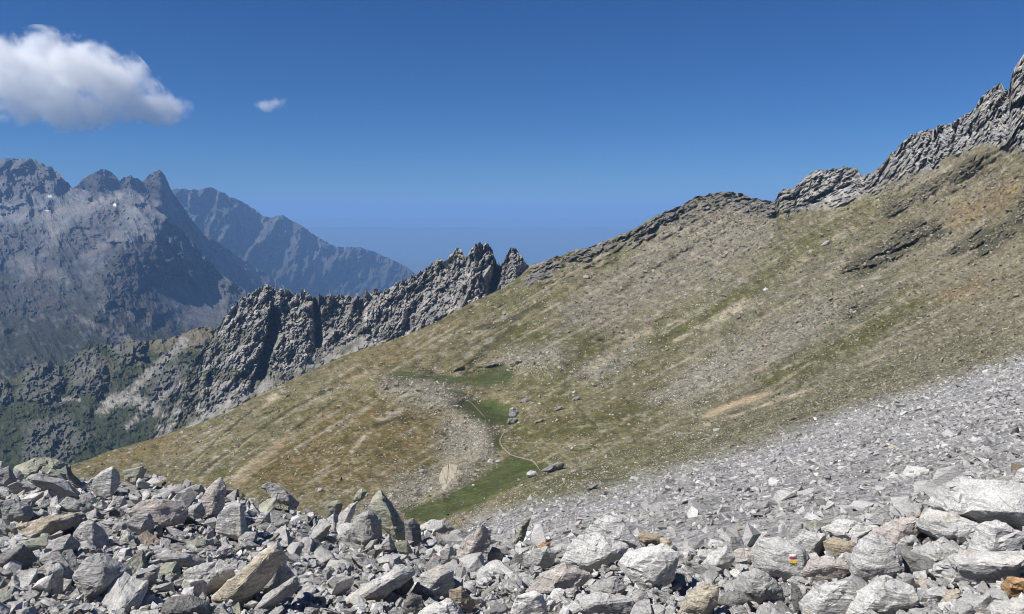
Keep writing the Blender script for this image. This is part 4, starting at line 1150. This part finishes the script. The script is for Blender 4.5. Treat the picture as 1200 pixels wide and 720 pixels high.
rnd = random.Random(21)
TINTS_AUTO = [('pale grey', (0.44, 0.435, 0.42)), ('mid-grey', (0.36, 0.357, 0.345)), ('light grey', (0.40, 0.395, 0.38)), ('dark grey', (0.25, 0.248, 0.24)), ('whitish', (0.46, 0.455, 0.44)), ('warm grey', (0.39, 0.36, 0.315)), ('greenish grey', (0.33, 0.335, 0.275)), ('rust-tinged', (0.37, 0.31, 0.245))]
TW = [26, 22, 20, 9, 16, 3, 5, 1]
placed, used = [], set()
H_XY = np.array([(h[0], h[1]) for h in HERO_INFO])

def rel_word(dx, dy):
    if abs(dx) > 2.2 * abs(dy): return 'right of' if dx > 0 else 'left of'
    if abs(dy) > 1.3 * abs(dx): return 'in front of' if dy > 0 else 'behind'
    return ('right and ' if dx > 0 else 'left and ') + ('in front of' if dy > 0 else 'beyond')

def auto_label(px, py, size, tint, shape):
    sz = 'large' if size > 27 else 'middling' if size > 19 else 'small'
    order = np.argsort(np.hypot(H_XY[:, 0] - px, (H_XY[:, 1] - py) * 1.4))
    near = order[:5]
    for h in near:
        l = f"{sz} {tint} {shape} {rel_word(px - H_XY[h, 0], py - H_XY[h, 1])} the {HERO_INFO[h][2]}"
        if len(l.replace('-', ' ').split()) <= 16 and l not in used:
            used.add(l)
            return l
    for tilt in ('lying flat', 'sharp-edged', 'half buried'):
        l = f"{tilt} {tint} {shape} near the {HERO_INFO[near[0]][2]}"
        if l not in used:
            used.add(l)
            return l
    return None

def place_blocks(want):
    first = {}
    tries = 0
    while len(placed) < want and tries < 60000:
        tries += 1
        px = rnd.uniform(-6, 1206)
        yc = float(skyline(CREST, px))
        py = yc + 1 + (727 - yc) * rnd.random()
        d = float(rub_depth(px, py)[0])
        size = min(40, max(10.5, rnd.lognormvariate(math.log(23), 0.36))) * (0.85 + 0.25 * (py - 560) / 160)
        if any(abs(px - q[0]) < 30 and math.hypot(px - q[0], (py - q[1]) * 1.5) < 0.40 * (size + q[2]) for q in placed):
            continue
        bad = False
        for h in HERO_INFO:
            if abs(h[0] - px) < 70 and float(poly_sdf(np.array([px]), np.array([py - size * .2]), h[3])[0]) < size * 0.12:
                bad = True
                break
        if bad:
            continue
        i = rnd.randrange(len(PROTO))
        nm, me = PROTO[i]
        tn, tc = rnd.choices(TINTS_AUTO, TW)[0]
        lab = auto_label(px, py, size, tn, nm)
        if lab is None:
            continue
        if i not in first:
            ob = bpy.data.objects.new('boulder', me)
            first[i] = ob
        else:
            ob = first[i].copy()
        COL.objects.link(ob)
        s = size * d / F * 1.35
        ob.scale = (s * rnd.uniform(.9, 1.2), s * rnd.uniform(.85, 1.15), s * rnd.uniform(.8, 1.15))
        P = pt(np.array(px), np.array(py), np.array(d))
        ob.location = (P[0], P[1], P[2] + s * rnd.uniform(0.05, 0.2))
        ob.rotation_euler = (rnd.gauss(0.15, 0.35), rnd.gauss(-0.3, 0.38), rnd.uniform(0, 6.28))
        ob['label'], ob['category'], ob['group'] = lab, 'boulder', 'boulders of the near rubble field'
        f = rnd.uniform(.92, 1.08)
        ob.color = (tc[0] * f, tc[1] * f, tc[2] * f, 1)
        placed.append((px, py, size))
place_blocks(196)

# ---------------------------------------------------------------- stones nobody could count
def stone_protos(n, nv, seed):
    out = []
    rs = np.random.RandomState(seed)
    while len(out) < n:
        p = rs.normal(size=(nv, 3))
        p /= (np.abs(p) ** 5).sum(1)[:, None] ** 0.2
        bm = hull([Vector(q) for q in p])
        bmesh.ops.triangulate(bm, faces=list(bm.faces))
        if len(bm.verts) == nv and len(bm.faces) == 2 * nv - 4:
            bm.normal_update()
            bm.verts.index_update()
            out.append((np.array([v.co[:] for v in bm.verts]), np.array([[v.index for v in f.verts] for f in bm.faces])))
        bm.free()
    return out

def scatter(name, P, size, cols, seed, flat=0.6, nv=9, tilt=0.5, lift=0.15):
    rs = np.random.RandomState(seed)
    n = len(P)
    protos = stone_protos(14, nv, seed)
    V, Fc = np.stack([p[0] for p in protos]), np.stack([p[1] for p in protos])
    idx = rs.randint(0, 14, n)
    sc = np.stack([rs.uniform(.75, 1.35, n), rs.uniform(.6, 1.1, n), rs.uniform(.5, 1.0, n) * flat], -1) * (size * 0.5)[:, None]
    v = V[idx] * sc[:, None, :]
    a, b, c = rs.normal(0, tilt, n), rs.normal(0, tilt, n), rs.uniform(0, 6.283, n)
    def rot(v, ang, i, j):
        ca, sa = np.cos(ang)[:, None], np.sin(ang)[:, None]
        w = v.copy()
        w[:, :, i] = v[:, :, i] * ca - v[:, :, j] * sa
        w[:, :, j] = v[:, :, i] * sa + v[:, :, j] * ca
        return w
    v = rot(rot(rot(v, c, 0, 1), a, 1, 2), b, 0, 2)
    v += P[:, None, :]
    v[:, :, 2] += (size * lift)[:, None]
    f = Fc[idx] + (np.arange(n) * nv)[:, None, None]
    cc = np.repeat(cols, nv, axis=0)
    add(name, mesh_np(name, v.reshape(-1, 3), f.reshape(-1, 3), M_STONES, False, cc), 'stuff')

rs = np.random.RandomState(5)
GREY = np.array((0.42, 0.415, 0.405))
def stone_cols(n, base, spread=0.10, warm=0.05):
    k = rs.uniform(1 - spread, 1 + spread, (n, 1))
    c = np.tile(np.asarray(base), (n, 1)) * k if np.ndim(base) == 1 else base * k
    w = rs.rand(n, 1) < warm
    return np.where(w, c * np.array((1.05, 0.9, 0.7)), c)

# small stones filling the gaps between the blocks
n = 10600
px = rs.uniform(-160, 1420, n)
yc = skyline(CREST, px)
py = yc + (742 - yc) * rs.rand(n) ** 0.95
d = rub_depth(px, py)
spx = np.exp(rs.normal(math.log(6.2), 0.38, n))
spx[:2200] *= 1.75
P = pt(px, py, d)
# some lie on the far side, where the field drops behind its crest
nb = 2000
P[-nb:] = pt(px[-nb:], yc[-nb:], skyline(CREST_D, px[-nb:]))
kb = rs.uniform(0.2, 9, nb)
hb = P[-nb:] * np.array((1, 1, 0)); hb /= np.linalg.norm(hb, axis=1)[:, None]
P[-nb:] += hb * (kb * 1.5)[:, None]
P[-nb:, 2] -= 1.0 * kb + 0.05 * kb * kb
d[-nb:] += kb * 1.5
scatter('rubble', P, spx * d / F, stone_cols(n, GREY, 0.2, 0.02), 11, 0.75, 11, 0.6, 0.22)

# the grey scree slope
N = 300000
px = rs.uniform(-80, 1330, N)
py = rs.uniform(395, 735, N)
m = hill_masks(px, py)
yc = skyline(CREST, px)
vis = (py < yc + 34) & (py > hill_sky(px) + 2)
d = hill_depth(px, py, m)
size = np.exp(rs.normal(math.log(0.40), 0.55, N))
big = rs.rand(N) < 0.012
size = np.where(big, size * 2.3, size)
size = size * (1 + 1.1 * np.exp(-np.clip(yc - py, 0, 200) / 16.0))    # coarser towards the boulder field
spx = size * F / d
spx = np.maximum(spx, 1.5)
size = spx * d / F
acc = rs.rand(N) < np.clip(5.0 / spx ** 2, 0, 0.6) * np.clip(m['scree'] * 1.15, 0, 1) ** 2
k = vis & acc
print('scree', k.sum())
k = np.flatnonzero(k)[:54000]
scatter('scree', pt(px[k], py[k], d[k]), size[k], stone_cols(len(k), GREY * 0.94, 0.30, 0.012), 12, 0.7, 8, 0.55, 0.12)

# stones strewn over the grass and the talus beyond
N = 330000
px = rs.uniform(-30, 1260, N)
py = rs.uniform(200, 660, N)
yc = skyline(CREST, px)
m = hill_masks(px, py)
ok = (py > hill_sky(px) + 4) & (py < yc + 8)
d = hill_depth(px, py, m)
nz = fbm(np.stack([px / 22, py / 14, np.full(N, 1.0)], -1), 4, 0.6)
sd = poly_sdf(px, py, ZONES['scree'][0])
dens = 0.08 + 0.25 * sstep(0.0, 0.4, nz) + 1.2 * m['rubble'] + 0.28 * m['pink'] + 0.5 * sstep(50, 0, sd) * sstep(420, 560, px) + 0.26 * sstep(720, 900, px)
dens = dens * (1 - 0.93 * m['meadow']) * (1 - m['scree']) * (1 - 0.8 * m['cliff']) * (1 - 0.6 * m['skyrock']) * (1 - 0.8 * m['dirt']) * (1 - 0.5 * m['olive'])
spx = np.exp(rs.normal(math.log(2.0), 0.45, N))
spx = np.where(rs.rand(N) < 0.03, spx * 1.8, spx)
acc = ok & (rs.rand(N) < np.clip(dens * 2.0 / spx, 0, 1) * 0.95)
k = np.flatnonzero(acc)
print('hill stones', len(k))
k = rs.permutation(k)[:92000]
cc = np.where((m['pink'][k] + (px[k] > 850))[:, None] > 0.5, np.array((0.255, 0.235, 0.185)), np.array((0.32, 0.305, 0.26)))
scatter('hillside_stones', pt(px[k], py[k], d[k]), spx[k] * d[k] / F, stone_cols(len(k), cc, 0.25, 0.04), 13, 0.8, 7, 0.5, 0.12)

# ---------------------------------------------------------------- single rocks down in the valley
VALLEY = [
 ([(514,562),(518,549),(526,543),(537,545),(540,553),(536,567),(528,577),(516,580)], 'B', [(527,550,.75),(523,570,.8),(534,558,.7)], .4, 'huge pale slab lying on the slope beside the meadow', 'boulder'),
 ([(617,555),(620,552),(628,552),(632,557),(628,560),(618,560)], 'W', None, .7, 'blocky white boulder at the end of the footpath', 'boulder'),
 ([(635,552),(644,545),(656,541),(662,543),(660,548),(648,551),(637,554)], 'D', [(650,545,.25),(645,551,.3)], .6, 'long dark slab beside the footpath', 'boulder'),
 ([(596,487),(597,479),(602,477),(607,481),(607.5,488),(602,491)], 'G', [(601,480,.3),(604,488,.3)], .7, 'tall split rock standing alone in the green meadow', 'boulder'),
 ([(594,496),(596,490),(602,490),(607,491),(605,497),(598,498)], 'D', None, .8, 'dark boulder at the foot of the tall split rock', 'boulder'),
 ([(608,472),(612,468),(619,466),(624,468),(620,471),(612,472)], 'D', None, .6, 'dark-shaded boulder behind the meadow at the foot of the talus', 'boulder'),
 ([(626,496),(631,492),(638,490),(636,493),(630,496)], 'D', None, .6, 'flat dark rock right of the tall split rock', 'boulder'),
 ([(648,482),(655,476),(661,475),(657,479),(651,482)], 'D', None, .6, 'dark slanting slab right of the meadow', 'boulder'),
 ([(670,468),(676,465),(680,465),(676,469),(671,470)], 'D', None, .6, 'small dark flake on the grass right of the slanting slab', 'boulder'),
 ([(571,541),(574,537),(579,539),(577,543),(572,543)], 'W', None, .7, 'white rock in the grass above the green hollow', 'boulder'),
 ([(580,541),(584,538),(588,541),(585,543)], 'P', None, .7, 'small pale rock next to the white rock above the hollow', 'boulder'),
 ([(686,573),(694,568),(703,566),(698,572),(689,575)], 'D', None, .6, 'dark slab where the grass meets the scree', 'boulder'),
 ([(490,553),(493,550),(498,550),(495,554),(491,555)], 'G', None, .7, 'small grey boulder on the golden slope left of the huge slab', 'boulder'),
 ([(961,288),(966,284),(972,282),(970,286),(964,289)], 'G', None, .6, 'pale rock rib high on the right-hand slope', 'boulder'),
 ([(894,340),(897,337),(901,339),(899,342),(895,342)], 'W', None, .7, 'white boulder beside the pale gravel runnel', 'boulder'),
 ([(371,577),(374,571),(379,572),(378,577)], 'W', None, .7, 'lone white boulder on the grass just beyond the crest', 'boulder'),
]
for k, (outl, tint, ridge, thick, label, cat) in enumerate(VALLEY):
    o = np.array(outl, float)
    d = float(hill_depth(np.array([o[:, 0].mean()]), np.array([o[:, 1].max() - .5]))[0])
    bm, base, W = hero_mesh(outl, ridge, thick, k * 1.9 + 400, d, k == 0)
    rough_up(bm, W, W / 12, k * 0.51 + 90, 0.5 if k == 0 else 1.0)
    ob = add('boulder', bm_mesh(bm, 'boulder', M_ROCK), None, label, cat, 'boulders down in the valley', None, base)
    ob.color = (*(TINT[tint] if k else (0.36, 0.325, 0.25)), 1)

# ---------------------------------------------------------------- footpaths worn into the grass
M_PATH = terrain_mat('bare_earth', 0.6, 3.0, 0.2, 0.1, 0.3)
def path(pts, width):
    p = np.array(pts, float)
    seg = np.concatenate([[0], np.cumsum(np.hypot(*np.diff(p, axis=0).T))])
    t = np.arange(0, seg[-1], 1.2)
    # smooth the corners
    x, y = np.interp(t, seg, p[:, 0]), np.interp(t, seg, p[:, 1])
    for _ in range(3):
        x[1:-1] = (x[:-2] + 2 * x[1:-1] + x[2:]) / 4
        y[1:-1] = (y[:-2] + 2 * y[1:-1] + y[2:]) / 4
    w_ = fbm(np.stack([t / 7, t * 0, t * 0 + pts[0][0]], -1), 3) * 2.2 * np.sin(np.pi * t / t[-1]) ** 0.5
    x = x + w_ * 0.6
    y = y + w_ * 0.5
    d = hill_depth(x, y)
    dx = np.gradient(x); dy = np.gradient(y)
    l = np.hypot(dx, dy)
    hw = width * 0.5 * (1 + 0.5 * fbm(np.stack([t / 4, t * 0, t * 0 + 9], -1), 2)) * np.clip(np.minimum(t, t[-1] - t) / 12, 0.25, 1)
    rows = []
    for k in (-1, 0, 1):
        # sideways on the ground, in pixels that span half the path's width at its distance
        sx, sy = -dy / l * hw * F / d * k, dx / l * hw * F / d * k * 0.55
        dd = hill_depth(x + sx, y + sy)
        rows.append(pt(x + sx, y + sy, dd - 0.30))
    c = np.tile(np.array((0.235, 0.20, 0.13)), (3 * len(x), 1))
    add('footpath', mesh_np('footpath', np.stack(rows).reshape(-1, 3), grid_faces(3, len(x)), M_PATH, True, c), 'structure')
path([(545.5, 465.5), (553, 473), (560, 480), (567, 488), (572, 492)], 0.42)
path([(595.5, 501), (592, 505), (589, 509), (585, 516.7), (589, 524.5), (598, 533), (607, 536), (615.5, 538), (622, 539.5), (625.5, 541), (630, 547), (633, 552)], 0.5)
path([(585, 517), (600, 518), (620, 518.5), (638, 519.5), (660, 521), (680, 521.5), (702, 522)], 0.36)
